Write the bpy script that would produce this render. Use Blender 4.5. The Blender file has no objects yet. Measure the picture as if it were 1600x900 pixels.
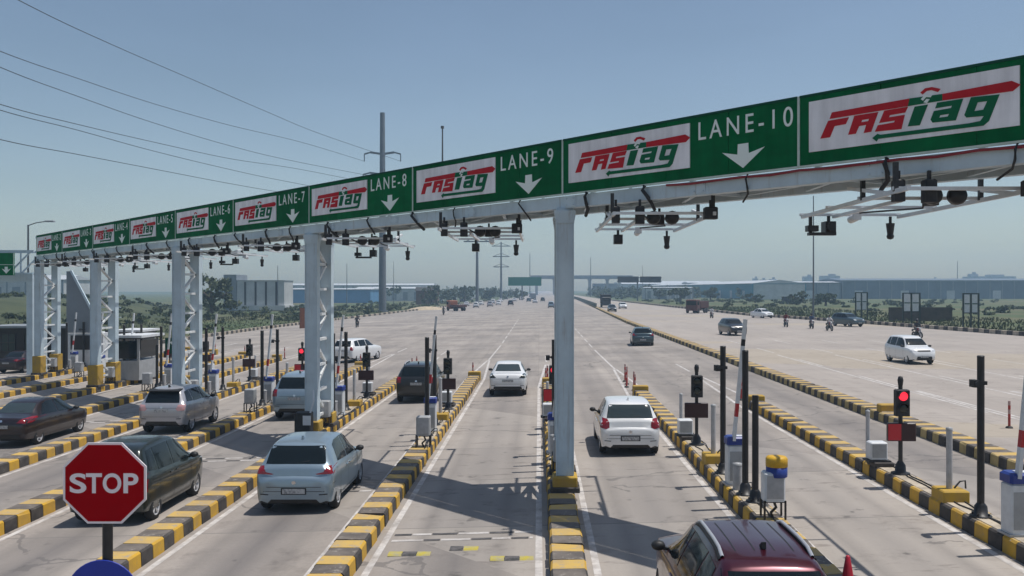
import bpy, bmesh, math, random
from mathutils import Vector, Matrix
from mathutils.bvhtree import BVHTree
random.seed(7)
PI = math.pi
R = math.radians
scene = bpy.context.scene
COL = scene.collection
NW = ['zero', 'one', 'two', 'three', 'four', 'five', 'six', 'seven', 'eight', 'nine', 'ten', 'eleven', 'twelve', 'thirteen']

# ------------------------------------------------------------------ materials
def mat(name, col, rough=0.6, metal=0.0, var=0.0, scale=4.0, col2=None, bump=0.0, coat=0.0, spec=0.5, emit=None, estr=0.0, detail=4.0, stretch=None):
    m = bpy.data.materials.new(name)
    m.use_nodes = True
    nt = m.node_tree
    b = nt.nodes['Principled BSDF']
    b.inputs['Base Color'].default_value = (*col, 1)
    b.inputs['Roughness'].default_value = rough
    b.inputs['Metallic'].default_value = metal
    b.inputs['Specular IOR Level'].default_value = spec
    b.inputs['Coat Weight'].default_value = coat
    b.inputs['Coat Roughness'].default_value = 0.06
    if emit:
        b.inputs['Emission Color'].default_value = (*emit, 1)
        b.inputs['Emission Strength'].default_value = estr
    if var > 0 or col2 or bump > 0:
        tc = nt.nodes.new('ShaderNodeTexCoord')
        nz = nt.nodes.new('ShaderNodeTexNoise')
        nz.inputs['Scale'].default_value = scale
        nz.inputs['Detail'].default_value = detail
        nz.inputs['Roughness'].default_value = 0.65
        src = tc.outputs['Object']
        if stretch:
            mp = nt.nodes.new('ShaderNodeMapping')
            mp.inputs['Scale'].default_value = stretch
            nt.links.new(src, mp.inputs['Vector'])
            src = mp.outputs['Vector']
        nt.links.new(src, nz.inputs['Vector'])
        if col2 is None:
            col2 = tuple(max(0, c * (1 - var)) for c in col)
            c1 = tuple(c * (1 + var * 0.6) for c in col)
        else:
            c1 = col
        rp = nt.nodes.new('ShaderNodeValToRGB')
        rp.color_ramp.elements[0].position = 0.36
        rp.color_ramp.elements[0].color = (*col2, 1)
        rp.color_ramp.elements[1].position = 0.62
        rp.color_ramp.elements[1].color = (*c1, 1)
        nt.links.new(nz.outputs['Fac'], rp.inputs['Fac'])
        nt.links.new(rp.outputs['Color'], b.inputs['Base Color'])
        if bump > 0:
            bp = nt.nodes.new('ShaderNodeBump')
            bp.inputs['Strength'].default_value = bump
            bp.inputs['Distance'].default_value = 0.02
            nt.links.new(nz.outputs['Fac'], bp.inputs['Height'])
            nt.links.new(bp.outputs['Normal'], b.inputs['Normal'])
    return m

def steel_mat(name, col):
    m = mat(name, col, 0.5, var=0.10, scale=1.3)
    nt = m.node_tree; b = nt.nodes['Principled BSDF']; N = nt.nodes.new; L = nt.links.new
    src = b.inputs['Base Color'].links[0].from_socket
    tc = N('ShaderNodeTexCoord'); mp = N('ShaderNodeMapping'); mp.inputs['Scale'].default_value = (5.0, 5.0, 0.35); L(tc.outputs['Object'], mp.inputs['Vector'])
    nz = N('ShaderNodeTexNoise'); nz.inputs['Scale'].default_value = 1.6; nz.inputs['Detail'].default_value = 6; nz.inputs['Roughness'].default_value = 0.7; L(mp.outputs['Vector'], nz.inputs['Vector'])
    rp = N('ShaderNodeValToRGB'); rp.color_ramp.elements[0].position = 0.57; rp.color_ramp.elements[0].color = (0, 0, 0, 1); rp.color_ramp.elements[1].position = 0.74; rp.color_ramp.elements[1].color = (0.55, 0.55, 0.55, 1); L(nz.outputs['Fac'], rp.inputs['Fac'])
    mx = N('ShaderNodeMix'); mx.data_type = 'RGBA'; L(rp.outputs['Color'], mx.inputs[0]); L(src, mx.inputs[6]); mx.inputs[7].default_value = (0.24, 0.19, 0.15, 1)
    L(mx.outputs[2], b.inputs['Base Color'])
    return m
def chipped(name, col, col2, chip=(0.27, 0.24, 0.205), pos=0.60):
    m = mat(name, col, 0.85, col2=col2, scale=2.2, bump=0.3)
    nt = m.node_tree; b = nt.nodes['Principled BSDF']; N = nt.nodes.new; L = nt.links.new
    src = b.inputs['Base Color'].links[0].from_socket
    tc = N('ShaderNodeTexCoord'); nz = N('ShaderNodeTexNoise'); nz.inputs['Scale'].default_value = 6.5; nz.inputs['Detail'].default_value = 8; nz.inputs['Roughness'].default_value = 0.72; L(tc.outputs['Object'], nz.inputs['Vector'])
    rp = N('ShaderNodeValToRGB'); rp.color_ramp.elements[0].position = pos; rp.color_ramp.elements[0].color = (0, 0, 0, 1); rp.color_ramp.elements[1].position = pos + 0.05; rp.color_ramp.elements[1].color = (0.85, 0.85, 0.85, 1); L(nz.outputs['Fac'], rp.inputs['Fac'])
    mx = N('ShaderNodeMix'); mx.data_type = 'RGBA'; L(rp.outputs['Color'], mx.inputs[0]); L(src, mx.inputs[6]); mx.inputs[7].default_value = (*chip, 1)
    L(mx.outputs[2], b.inputs['Base Color'])
    return m
M = {}
M['kerb_yellow'] = chipped('kerb_yellow_paint', (0.60, 0.35, 0.03), (0.46, 0.28, 0.055), pos=0.61)
M['kerb_black'] = chipped('kerb_black_paint', (0.038, 0.034, 0.033), (0.085, 0.075, 0.068), (0.19, 0.17, 0.15), pos=0.63)
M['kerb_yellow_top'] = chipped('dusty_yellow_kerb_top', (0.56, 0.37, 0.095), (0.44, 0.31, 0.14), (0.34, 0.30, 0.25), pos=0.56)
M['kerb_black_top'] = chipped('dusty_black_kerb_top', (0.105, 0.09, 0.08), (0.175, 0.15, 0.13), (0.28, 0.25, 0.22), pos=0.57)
M['kerb_far_yellow'] = mat('kerb_faded_yellow', (0.42, 0.32, 0.14), 0.85, var=0.25, scale=2)
M['kerb_cream'] = mat('island_concrete', (0.42, 0.36, 0.28), 0.9, var=0.35, scale=2.5, bump=0.3)
M['steel_white'] = steel_mat('painted_pale_steel', (0.51, 0.61, 0.675))
M['lace_white'] = steel_mat('white_lacing_paint', (0.74, 0.76, 0.76))
M['steel_grey'] = mat('grey_steel', (0.30, 0.32, 0.35), 0.5, 0.2, var=0.15, scale=3)
M['deck'] = mat('deck_sheet', (0.24, 0.22, 0.20), 0.7, var=0.25, scale=1.5)
M['black'] = mat('black_metal', (0.018, 0.018, 0.02), 0.45, var=0.3, scale=6)
M['black_dull'] = mat('black_plastic', (0.025, 0.025, 0.027), 0.7, var=0.3, scale=8)
M['green_sign'] = mat('green_sign_sheet', (0.002, 0.135, 0.044), 0.85, spec=0.08, var=0.22, scale=0.7, stretch=(1, 1.6, 1))
def panel_wear(m, amt=0.16):
    nt = m.node_tree; b = nt.nodes['Principled BSDF']; N = nt.nodes.new; L = nt.links.new
    ip = b.inputs['Base Color']
    oi = N('ShaderNodeObjectInfo'); mr = N('ShaderNodeMapRange'); mr.inputs['To Min'].default_value = 1 - amt; mr.inputs['To Max'].default_value = 1 + amt * .5; L(oi.outputs['Random'], mr.inputs['Value'])
    tc = N('ShaderNodeTexCoord'); mp = N('ShaderNodeMapping'); mp.inputs['Scale'].default_value = (6, .5, 1); L(tc.outputs['Object'], mp.inputs['Vector'])
    off = N('ShaderNodeVectorMath'); off.operation = 'ADD'; L(mp.outputs['Vector'], off.inputs[0]); L(oi.outputs['Random'], off.inputs[1])
    nz = N('ShaderNodeTexNoise'); nz.inputs['Scale'].default_value = 1.0; nz.inputs['Detail'].default_value = 5; L(off.outputs[0], nz.inputs['Vector'])
    m2 = N('ShaderNodeMapRange'); m2.inputs['From Min'].default_value = .35; m2.inputs['From Max'].default_value = .7; m2.inputs['To Min'].default_value = 1.06; m2.inputs['To Max'].default_value = .84; L(nz.outputs['Fac'], m2.inputs['Value'])
    mu = N('ShaderNodeMath'); mu.operation = 'MULTIPLY'; L(mr.outputs[0], mu.inputs[0]); L(m2.outputs[0], mu.inputs[1])
    mx = N('ShaderNodeMix'); mx.data_type = 'RGBA'; mx.blend_type = 'MULTIPLY'; mx.inputs[0].default_value = 1.0
    L(ip.links[0].from_socket, mx.inputs[6]); L(mu.outputs[0], mx.inputs[7]); L(mx.outputs[2], ip)
panel_wear(M['green_sign'])
M['green_cap'] = mat('dark_green_edge', (0.012, 0.075, 0.05), 0.85, spec=0.08)
M['pale_edge'] = mat('pale_edge_strip', (0.52, 0.62, 0.56), 0.6, var=0.12, scale=3)
M['white_sheet'] = mat('white_vinyl', (0.90, 0.88, 0.91), 0.85, spec=0.08, var=0.06, scale=1.5)
panel_wear(M['white_sheet'], 0.08)
M['white_letter'] = mat('white_reflective', (0.80, 0.86, 0.82), 0.5)
M['logo_red'] = mat('logo_red_vinyl', (0.52, 0.025, 0.035), 0.85, spec=0.08, var=0.08, scale=2)
M['logo_green'] = mat('logo_green_vinyl', (0.01, 0.135, 0.06), 0.85, spec=0.08, var=0.08, scale=2)
M['stop_red'] = mat('stop_red', (0.36, 0.002, 0.006), 0.85, spec=0.08, var=0.05, scale=3)
M['sign_white'] = mat('sign_white', (0.88, 0.80, 0.82), 0.5)
M['sign_blue'] = mat('sign_blue', (0.01, 0.035, 0.36), 0.4, var=0.1, scale=3)
M['cab_white'] = mat('cabinet_white', (0.66, 0.68, 0.70), 0.45, var=0.1, scale=3)
M['cab_grey'] = mat('cabinet_grey', (0.36, 0.37, 0.38), 0.5, var=0.12, scale=3)
M['cab_blue'] = mat('cabinet_blue', (0.02, 0.045, 0.25), 0.4, var=0.1, scale=4)
M['cab_yellow'] = mat('cabinet_yellow', (0.62, 0.36, 0.02), 0.5, var=0.12, scale=4)
M['plinth_yellow'] = mat('plinth_yellow', (0.48, 0.30, 0.03), 0.75, col2=(0.38, 0.24, 0.06), scale=3, bump=0.2)
M['post_grey'] = mat('post_grey', (0.42, 0.42, 0.43), 0.6, var=0.15, scale=5)
M['delin_red'] = mat('delineator_red', (0.38, 0.035, 0.03), 0.5, var=0.2, scale=5)
M['band_red'] = mat('boom_red_band', (0.45, 0.02, 0.025), 0.5)
M['led_dark'] = mat('led_dark_panel', (0.03, 0.006, 0.010), 0.35)
M['led_red'] = mat('led_red_panel', (0.12, 0.008, 0.012), 0.4, emit=(0.5, 0.01, 0.02), estr=0.22)
M['lamp_red'] = mat('lamp_red_lit', (0.6, 0.02, 0.04), 0.3, emit=(1.0, 0.03, 0.06), estr=1.1)
M['lamp_off'] = mat('lamp_unlit', (0.02, 0.025, 0.02), 0.2)
M['tyre'] = mat('tyre_rubber', (0.016, 0.016, 0.017), 0.85)
M['rim'] = mat('alloy_rim', (0.52, 0.52, 0.54), 0.4, 0.25)
M['glass'] = mat('tinted_glass', (0.008, 0.013, 0.016), 0.06, spec=0.35)
M['glass_pale'] = mat('pale_glass', (0.035, 0.05, 0.055), 0.06, spec=0.6)
M['trim'] = mat('black_trim', (0.012, 0.012, 0.013), 0.55)
M['tail_red'] = mat('tail_lamp_red', (0.22, 0.006, 0.012), 0.15, coat=0.5)
M['tail_clear'] = mat('tail_lamp_clear', (0.55, 0.30, 0.30), 0.15, coat=0.5)
M['head_clear'] = mat('head_lamp_clear', (0.55, 0.57, 0.60), 0.12, coat=0.6)
M['plate'] = mat('plate_white', (0.50, 0.50, 0.50), 0.5, col2=(0.22, 0.22, 0.23), scale=16, detail=2.0)
M['chrome'] = mat('chrome', (0.6, 0.6, 0.62), 0.2, 0.9)
M['rail_silver'] = mat('rail_silver', (0.55, 0.55, 0.58), 0.3, 0.5)
M['leaf'] = mat('leaf_green', (0.055, 0.085, 0.03), 0.85, col2=(0.10, 0.115, 0.05), scale=0.35)
M['leaf_dark'] = mat('leaf_dark_green', (0.03, 0.05, 0.022), 0.85, col2=(0.055, 0.075, 0.032), scale=0.35)
M['leaf_dry'] = mat('leaf_olive', (0.10, 0.105, 0.05), 0.85, col2=(0.07, 0.085, 0.035), scale=0.4)
M['trunk'] = mat('bark', (0.09, 0.065, 0.045), 0.9, var=0.3, scale=8)
M['wall_pale'] = mat('pale_wall', (0.52, 0.53, 0.53), 0.8, var=0.12, scale=0.3)
M['wall_grey'] = mat('grey_wall', (0.24, 0.27, 0.30), 0.8, var=0.12, scale=0.4)
M['wall_bluegrey'] = mat('bluegrey_cladding', (0.13, 0.17, 0.22), 0.7, var=0.15, scale=0.15)
M['wall_blue'] = mat('blue_cladding', (0.10, 0.26, 0.47), 0.6, var=0.1, scale=0.2)
M['wall_teal'] = mat('teal_blue_cladding', (0.02, 0.20, 0.30), 0.6, var=0.12, scale=0.1)
M['roof_pale'] = mat('pale_metal_roof', (0.50, 0.52, 0.54), 0.5, var=0.1, scale=0.2)
M['wall_dark'] = mat('dark_wall', (0.03, 0.027, 0.026), 0.7, var=0.2, scale=1)
M['concrete'] = mat('concrete_grey', (0.28, 0.27, 0.26), 0.9, var=0.2, scale=0.4)
M['wall_brown'] = mat('brown_wall', (0.16, 0.10, 0.075), 0.85, var=0.2, scale=0.5)
M['wire'] = mat('wire_grey', (0.05, 0.055, 0.06), 0.6)
M['pylon'] = mat('pylon_steel', (0.13, 0.15, 0.17), 0.6, var=0.12, scale=0.6)
M['orange'] = mat('orange_paint', (0.26, 0.085, 0.035), 0.6, var=0.2, scale=2)
M['truck_red'] = mat('truck_red_brown', (0.085, 0.03, 0.025), 0.6, var=0.2, scale=2)
M['sand'] = mat('sand_heap', (0.45, 0.37, 0.26), 0.95, var=0.2, scale=2)
M['cone_red'] = mat('cone_red', (0.42, 0.01, 0.03), 0.5, var=0.1, scale=6)
M['skin'] = mat('skin_tone', (0.20, 0.11, 0.07), 0.6)
M['hair'] = mat('dark_hair', (0.015, 0.012, 0.01), 0.7)
M['cloth_dark'] = mat('dark_cloth', (0.03, 0.03, 0.035), 0.9)
M['cloth_white'] = mat('pale_cloth', (0.55, 0.55, 0.56), 0.9)
M['cloth_red'] = mat('maroon_cloth', (0.16, 0.03, 0.03), 0.9)
M['cloth_blue'] = mat('blue_cloth', (0.06, 0.09, 0.17), 0.9)
M['tank_red'] = mat('tank_dark_red', (0.12, 0.01, 0.01), 0.3)

def paint(name, col, metal=0.2, rough=0.34):
    return mat(name, col, rough, metal, coat=0.7, var=0.03, scale=1.0)

# ------------------------------------------------------------------ mesh builder
class MB:
    def __init__(s):
        s.v = []; s.f = []; s.m = []; s.sm = []
    def add(s, vs, fs, mi=0, smooth=False):
        o = len(s.v)
        s.v += [tuple(v) for v in vs]
        for f in fs:
            s.f.append([i + o for i in f]); s.m.append(mi); s.sm.append(smooth)
        return s
    def box(s, c, d, mi=0, rz=0.0, rx=0.0, ry=0.0):
        x, y, z = d[0] / 2, d[1] / 2, d[2] / 2
        vs = [Vector((a * x, b * y, e * z)) for e in (-1, 1) for b in (-1, 1) for a in (-1, 1)]
        if rz or rx or ry:
            m = Matrix.Rotation(rz, 3, 'Z') @ Matrix.Rotation(ry, 3, 'Y') @ Matrix.Rotation(rx, 3, 'X')
            vs = [m @ v for v in vs]
        c = Vector(c)
        s.add([v + c for v in vs], [(0, 2, 3, 1), (4, 5, 7, 6), (0, 1, 5, 4), (2, 6, 7, 3), (0, 4, 6, 2), (1, 3, 7, 5)], mi)
        return s
    def bbox(s, c, d, b=0.02, mi=0):
        # box with chamfered vertical and top edges
        x, y, z = d[0] / 2, d[1] / 2, d[2] / 2
        def ring(ix, iy, zz):
            ch = b
            return [(c[0] + a * ix + (-a * ch if k else 0), c[1] + e * iy + (0 if k else -e * ch), c[2] + zz)
                    for a, e, k in ((1, -1, 1), (1, -1, 0), (1, 1, 0), (1, 1, 1), (-1, 1, 1), (-1, 1, 0), (-1, -1, 0), (-1, -1, 1))]
        r0 = ring(x, y, -z); r1 = ring(x, y, z - b); r2 = ring(x - b, y - b, z)
        n = 8
        fs = [list(range(n))[::-1]]
        for k in range(2):
            for i in range(n):
                j = (i + 1) % n
                fs.append((k * n + i, k * n + j, (k + 1) * n + j, (k + 1) * n + i))
        fs.append([2 * n + i for i in range(n)])
        s.add(r0 + r1 + r2, fs, mi)
        return s
    def cyl(s, p0, p1, r0, r1=None, n=10, mi=0, smooth=True, caps=True):
        if r1 is None: r1 = r0
        p0 = Vector(p0); p1 = Vector(p1)
        d = (p1 - p0).normalized()
        a = d.orthogonal().normalized(); b = d.cross(a)
        vs = [p0 + (a * math.cos(2 * PI * i / n) + b * math.sin(2 * PI * i / n)) * r0 for i in range(n)]
        vs += [p1 + (a * math.cos(2 * PI * i / n) + b * math.sin(2 * PI * i / n)) * r1 for i in range(n)]
        s.add(vs, [(i, (i + 1) % n, n + (i + 1) % n, n + i) for i in range(n)], mi, smooth)
        if caps:
            s.add(vs[:n], [list(range(n))[::-1]], mi); s.add(vs[n:], [list(range(n))], mi)
        return s
    def bar(s, p0, p1, w, h=None, mi=0):
        h = h or w
        p0 = Vector(p0); p1 = Vector(p1)
        d = (p1 - p0).normalized()
        up = Vector((0, 0, 1)) if abs(d.z) < 0.95 else Vector((0, 1, 0))
        a = d.cross(up).normalized(); b = a.cross(d).normalized()
        vs = []
        for p in (p0, p1):
            for i, j in ((-1, -1), (1, -1), (1, 1), (-1, 1)):
                vs.append(p + a * (i * w / 2) + b * (j * h / 2))
        s.add(vs, [(0, 3, 2, 1), (4, 5, 6, 7), (0, 1, 5, 4), (1, 2, 6, 5), (2, 3, 7, 6), (3, 0, 4, 7)], mi)
        return s
    def tube(s, pts, r, n=6, mi=0):
        pts = [Vector(p) for p in pts]
        rings = []
        for i, p in enumerate(pts):
            d = (pts[min(i + 1, len(pts) - 1)] - pts[max(i - 1, 0)]).normalized()
            up = Vector((0, 0, 1)) if abs(d.z) < 0.9 else Vector((1, 0, 0))
            a = d.cross(up).normalized(); b = a.cross(d)
            rings.append([p + (a * math.cos(2 * PI * k / n) + b * math.sin(2 * PI * k / n)) * r for k in range(n)])
        vs = [v for rg in rings for v in rg]
        fs = [(i * n + k, i * n + (k + 1) % n, (i + 1) * n + (k + 1) % n, (i + 1) * n + k) for i in range(len(pts) - 1) for k in range(n)]
        s.add(vs, fs, mi, True)
        return s
    def prism(s, poly, z0, z1, mi=0, f=None):
        # polygon (x,y) extruded z0..z1, f maps (x,y,z)->point
        n = len(poly)
        f = f or (lambda x, y, z: (x, y, z))
        vs = [f(x, y, z0) for x, y in poly] + [f(x, y, z1) for x, y in poly]
        s.add(vs, [list(range(n))[::-1], [n + i for i in range(n)]] + [(i, (i + 1) % n, n + (i + 1) % n, n + i) for i in range(n)], mi)
        return s
    def lathe(s, prof, o=(0, 0, 0), axis='z', n=20, mi=0, smooth=True):
        # prof: list of (r, h)
        vs = []
        for r, h in prof:
            for k in range(n):
                a = 2 * PI * k / n
                p = (r * math.cos(a), r * math.sin(a), h)
                if axis == 'x': p = (h, p[0], p[1])
                elif axis == 'y': p = (p[0], h, p[1])
                vs.append((p[0] + o[0], p[1] + o[1], p[2] + o[2]))
        fs = [(i * n + k, i * n + (k + 1) % n, (i + 1) * n + (k + 1) % n, (i + 1) * n + k) for i in range(len(prof) - 1) for k in range(n)]
        s.add(vs, fs, mi, smooth)
        return s
    def build(s, name, mats, parent=None, fix=True, sharp=None):
        me = bpy.data.meshes.new(name)
        me.from_pydata(s.v, [], s.f)
        for m in (mats if isinstance(mats, (list, tuple)) else [mats]):
            me.materials.append(m)
        me.polygons.foreach_set('material_index', s.m)
        me.polygons.foreach_set('use_smooth', s.sm)
        if fix:
            bm = bmesh.new(); bm.from_mesh(me)
            bmesh.ops.recalc_face_normals(bm, faces=bm.faces)
            bm.to_mesh(me); bm.free()
        me.update()
        if sharp: me.set_sharp_from_angle(angle=R(sharp))
        return link(name, me, parent)

def link(name, data, parent=None):
    o = bpy.data.objects.new(name, data)
    COL.objects.link(o)
    if parent: o.parent = parent
    return o
def tag(o, label, cat, group=None):
    o['label'] = label; o['category'] = cat
    if group: o['group'] = group
    return o
def thing(name, loc, label, cat, group=None, rz=0.0):
    o = bpy.data.objects.new(name, None); COL.objects.link(o)
    o.empty_display_size = 0.2
    o.location = loc; o.rotation_euler = (0, 0, rz)
    return tag(o, label, cat, group)
def struct(o, kind='structure'):
    o['kind'] = kind
    return o
def copy_tree(o, parent=None):
    c = o.copy(); COL.objects.link(c); c.parent = parent
    for ch in list(o.children): copy_tree(ch, c)
    return c
def base_name(n): return n.split('.')[0]

# ------------------------------------------------------------------ the place: cross fall, gantry line, islands
H = 4.85
F = 1400.0
def gz(X): return 0.025 * max(-42.0, min(12.4, X))
def at(x, y, z=None):
    """ground point seen at a photograph pixel (1600x900)"""
    t = (x - 842) / (y - 452.0)
    if z is None:
        X = H * t / (1 + 0.025 * t)
        if X > 12.4: X = (H - 0.31) * t
        z = gz(X)
    X = (H - z) * t
    return Vector((X, F * (H - z) / (y - 452.0), z))
def gY(X): return 20.26 + 4.51 * (0.59 - X) / 4.01       # gantry line
def iX(k): return 0.5 - 4.0 * k                            # island centre lines
def giY(k): return gY(iX(k))
def lanes(k):
    a, b = 9 - k, 10 - k
    if k == 8: return 'between lanes one and two'
    if k == -3: return 'beyond lane twelve'
    return 'between lanes %s and %s' % (NW[a], NW[b])

# ------------------------------------------------------------------ ground, roads
def sheet(name, rows, m):
    """rows: list of lists of points, same length"""
    n = len(rows[0])
    vs = [p for r in rows for p in r]
    fs = [(i * n + j, i * n + j + 1, (i + 1) * n + j + 1, (i + 1) * n + j) for i in range(len(rows) - 1) for j in range(n - 1)]
    me = bpy.data.meshes.new(name); me.from_pydata(vs, [], fs); me.materials.append(m); me.update()
    return link(name, me)

def ground_mat():
    m = bpy.data.materials.new('field_ground'); m.use_nodes = True
    nt = m.node_tree; b = nt.nodes['Principled BSDF']; b.inputs['Roughness'].default_value = 0.95
    tc = nt.nodes.new('ShaderNodeTexCoord')
    n1 = nt.nodes.new('ShaderNodeTexNoise'); n1.inputs['Scale'].default_value = 0.035; n1.inputs['Detail'].default_value = 6
    n2 = nt.nodes.new('ShaderNodeTexNoise'); n2.inputs['Scale'].default_value = 0.6; n2.inputs['Detail'].default_value = 5
    r1 = nt.nodes.new('ShaderNodeValToRGB')
    e = r1.color_ramp.elements
    e[0].position = 0.40; e[0].color = (0.072, 0.105, 0.036, 1)
    e[1].position = 0.66; e[1].color = (0.15, 0.135, 0.07, 1)
    x = e.new(0.52); x.color = (0.105, 0.115, 0.045, 1)
    mx = nt.nodes.new('ShaderNodeMix'); mx.data_type = 'RGBA'; mx.blend_type = 'MULTIPLY'; mx.inputs[0].default_value = 0.7
    r2 = nt.nodes.new('ShaderNodeValToRGB'); r2.color_ramp.elements[0].position = 0.3; r2.color_ramp.elements[0].color = (0.45, 0.5, 0.4, 1); r2.color_ramp.elements[1].position = 0.7
    for n in (n1, n2): nt.links.new(tc.outputs['Object'], n.inputs['Vector'])
    nt.links.new(n1.outputs['Fac'], r1.inputs['Fac']); nt.links.new(n2.outputs['Fac'], r2.inputs['Fac'])
    nt.links.new(r1.outputs['Color'], mx.inputs[6]); nt.links.new(r2.outputs['Color'], mx.inputs[7])
    nt.links.new(mx.outputs[2], b.inputs['Base Color'])
    return m

def road_mat():
    m = bpy.data.materials.new('worn_concrete_road'); m.use_nodes = True
    nt = m.node_tree; b = nt.nodes['Principled BSDF']; b.inputs['Roughness'].default_value = 0.88
    N = nt.nodes.new; L = nt.links.new
    tc = N('ShaderNodeTexCoord'); sp = N('ShaderNodeSeparateXYZ'); L(tc.outputs['Object'], sp.inputs[0])
    def math_(op, a, bb=None, c=None):
        n = N('ShaderNodeMath'); n.operation = op
        for i, v in enumerate((a, bb, c)):
            if v is None: continue
            if hasattr(v, 'links'): L(v, n.inputs[i])
            else: n.inputs[i].default_value = v
        return n.outputs[0]
    def noise(sc, vec=None, det=5, rough=0.6):
        n = N('ShaderNodeTexNoise'); n.inputs['Scale'].default_value = sc; n.inputs['Detail'].default_value = det; n.inputs['Roughness'].default_value = rough
        L(vec or tc.outputs['Object'], n.inputs['Vector']); return n.outputs['Fac']
    def ramp(f, p0, c0, p1, c1):
        r = N('ShaderNodeValToRGB'); e = r.color_ramp.elements
        e[0].position = p0; e[0].color = (*c0, 1); e[1].position = p1; e[1].color = (*c1, 1); L(f, r.inputs['Fac']); return r.outputs['Color']
    def mixc(a, c, fac, mode='MIX'):
        n = N('ShaderNodeMix'); n.data_type = 'RGBA'; n.blend_type = mode
        if hasattr(fac, 'links'): L(fac, n.inputs[0])
        else: n.inputs[0].default_value = fac
        for i, v in ((6, a), (7, c)):
            if hasattr(v, 'links'): L(v, n.inputs[i])
            else: n.inputs[i].default_value = (*v, 1)
        return n.outputs[2]
    mp = N('ShaderNodeMapping'); mp.inputs['Scale'].default_value = (1.0, 0.10, 1.0); L(tc.outputs['Object'], mp.inputs['Vector'])
    long_n = noise(0.9, mp.outputs['Vector'], 6, 0.7)          # streaks along the traffic
    mp2 = N('ShaderNodeMapping'); mp2.inputs['Scale'].default_value = (0.12, 0.5, 1.0); L(tc.outputs['Object'], mp2.inputs['Vector'])
    cross_n = noise(0.35, mp2.outputs['Vector'], 4, 0.6)
    base = ramp(noise(0.16, None, 6), 0.32, (0.285, 0.257, 0.234), 0.70, (0.425, 0.382, 0.346))
    base = mixc(base, ramp(long_n, 0.30, (0.70, 0.70, 0.70), 0.66, (1.05, 1.05, 1.05)), 0.75, 'MULTIPLY')
    base = mixc(base, ramp(cross_n, 0.35, (0.80, 0.79, 0.79), 0.65, (1.04, 1.03, 1.02)), 0.7, 'MULTIPLY')
    base = mixc(base, ramp(noise(14.0, None, 3), 0.3, (0.86, 0.86, 0.86), 0.7, (1.05, 1.05, 1.05)), 0.6, 'MULTIPLY')
    # oil and rubber down the middle of each toll lane, near the plaza only
    ph = math_('DIVIDE', math_('SUBTRACT', sp.outputs['X'], 2.5), 4.0)
    fr = math_('ABSOLUTE', math_('SUBTRACT', ph, math_('ROUND', ph)))
    band = math_('SUBTRACT', 1.0, math_('MULTIPLY', fr, 4.2)); band = math_('MAXIMUM', band, 0.0)
    far = math_('SUBTRACT', 1.0, math_('DIVIDE', sp.outputs['Y'], 95.0)); far = math_('MAXIMUM', far, 0.0)
    side = math_('LESS_THAN', sp.outputs['X'], 12.0)
    oil = math_('MULTIPLY', math_('MULTIPLY', band, far), math_('MULTIPLY', side, math_('MULTIPLY', long_n, 1.7)))
    base = mixc(base, (0.13, 0.12, 0.118), oil)
    # paler slabs under and just past the gantry
    D = math_('ADD', sp.outputs['Y'], math_('MULTIPLY', sp.outputs['X'], 1.1247))
    slab = math_('MULTIPLY', math_('GREATER_THAN', D, 14.8), math_('LESS_THAN', D, 34.0))
    base = mixc(base, (0.44, 0.40, 0.36), math_('MULTIPLY', math_('MULTIPLY', slab, side), 0.35))
    # wheel paths, slab to slab differences, cracks
    wp = math_('ABSOLUTE', math_('SUBTRACT', math_('MULTIPLY', fr, 4.0), 0.78))
    wp = math_('MAXIMUM', math_('SUBTRACT', 1.0, math_('MULTIPLY', wp, 3.2)), 0.0)
    wpm = math_('MULTIPLY', math_('MULTIPLY', wp, far), math_('MULTIPLY', side, math_('MULTIPLY', long_n, 1.15)))
    base = mixc(base, (0.17, 0.155, 0.145), wpm)
    br = N('ShaderNodeTexBrick'); br.inputs['Scale'].default_value = 1.0; br.inputs['Mortar Size'].default_value = 0.012; br.inputs['Brick Width'].default_value = 4.0; br.inputs['Row Height'].default_value = 4.6; br.offset = 0.0
    br.inputs['Color1'].default_value = (1.06, 1.05, 1.03, 1); br.inputs['Color2'].default_value = (0.84, 0.84, 0.85, 1); br.inputs['Mortar'].default_value = (0.62, 0.60, 0.58, 1); br.inputs['Bias'].default_value = -0.1
    L(tc.outputs['Object'], br.inputs['Vector'])
    base = mixc(base, br.outputs['Color'], math_('MULTIPLY', side, 0.75), 'MULTIPLY')
    vo = N('ShaderNodeTexVoronoi'); vo.feature = 'DISTANCE_TO_EDGE'; vo.inputs['Scale'].default_value = 0.22
    wv = N('ShaderNodeVectorMath'); wv.operation = 'ADD'; L(tc.outputs['Object'], wv.inputs[0])
    wn = N('ShaderNodeTexNoise'); wn.inputs['Scale'].default_value = 1.1; wn.inputs['Detail'].default_value = 5; L(tc.outputs['Object'], wn.inputs['Vector']); L(wn.outputs['Color'], wv.inputs[1])
    L(wv.outputs[0], vo.inputs['Vector'])
    crack = math_('MULTIPLY', math_('LESS_THAN', vo.outputs['Distance'], 0.008), math_('GREATER_THAN', noise(0.12, None, 3), 0.52))
    base = mixc(base, (0.12, 0.11, 0.105), math_('MULTIPLY', crack, 0.6))
    drip = ramp(noise(1.6, None, 4, 0.6), 0.63, (0, 0, 0), 0.69, (1, 1, 1))
    base = mixc(base, (0.075, 0.07, 0.068), math_('MULTIPLY', drip, math_('MULTIPLY', math_('MULTIPLY', band, far), math_('MULTIPLY', side, 0.75))))
    # right-hand carriageway: dustier and pinker
    rt = math_('GREATER_THAN', sp.outputs['X'], 12.4)
    base = mixc(base, (0.39, 0.34, 0.30), math_('MULTIPLY', rt, 0.45))
    ytint = math_('MULTIPLY', rt, math_('GREATER_THAN', noise(0.05, mp2.outputs['Vector'], 3), 0.56))
    base = mixc(base, (0.40, 0.33, 0.225), math_('MULTIPLY', ytint, 0.35))
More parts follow.
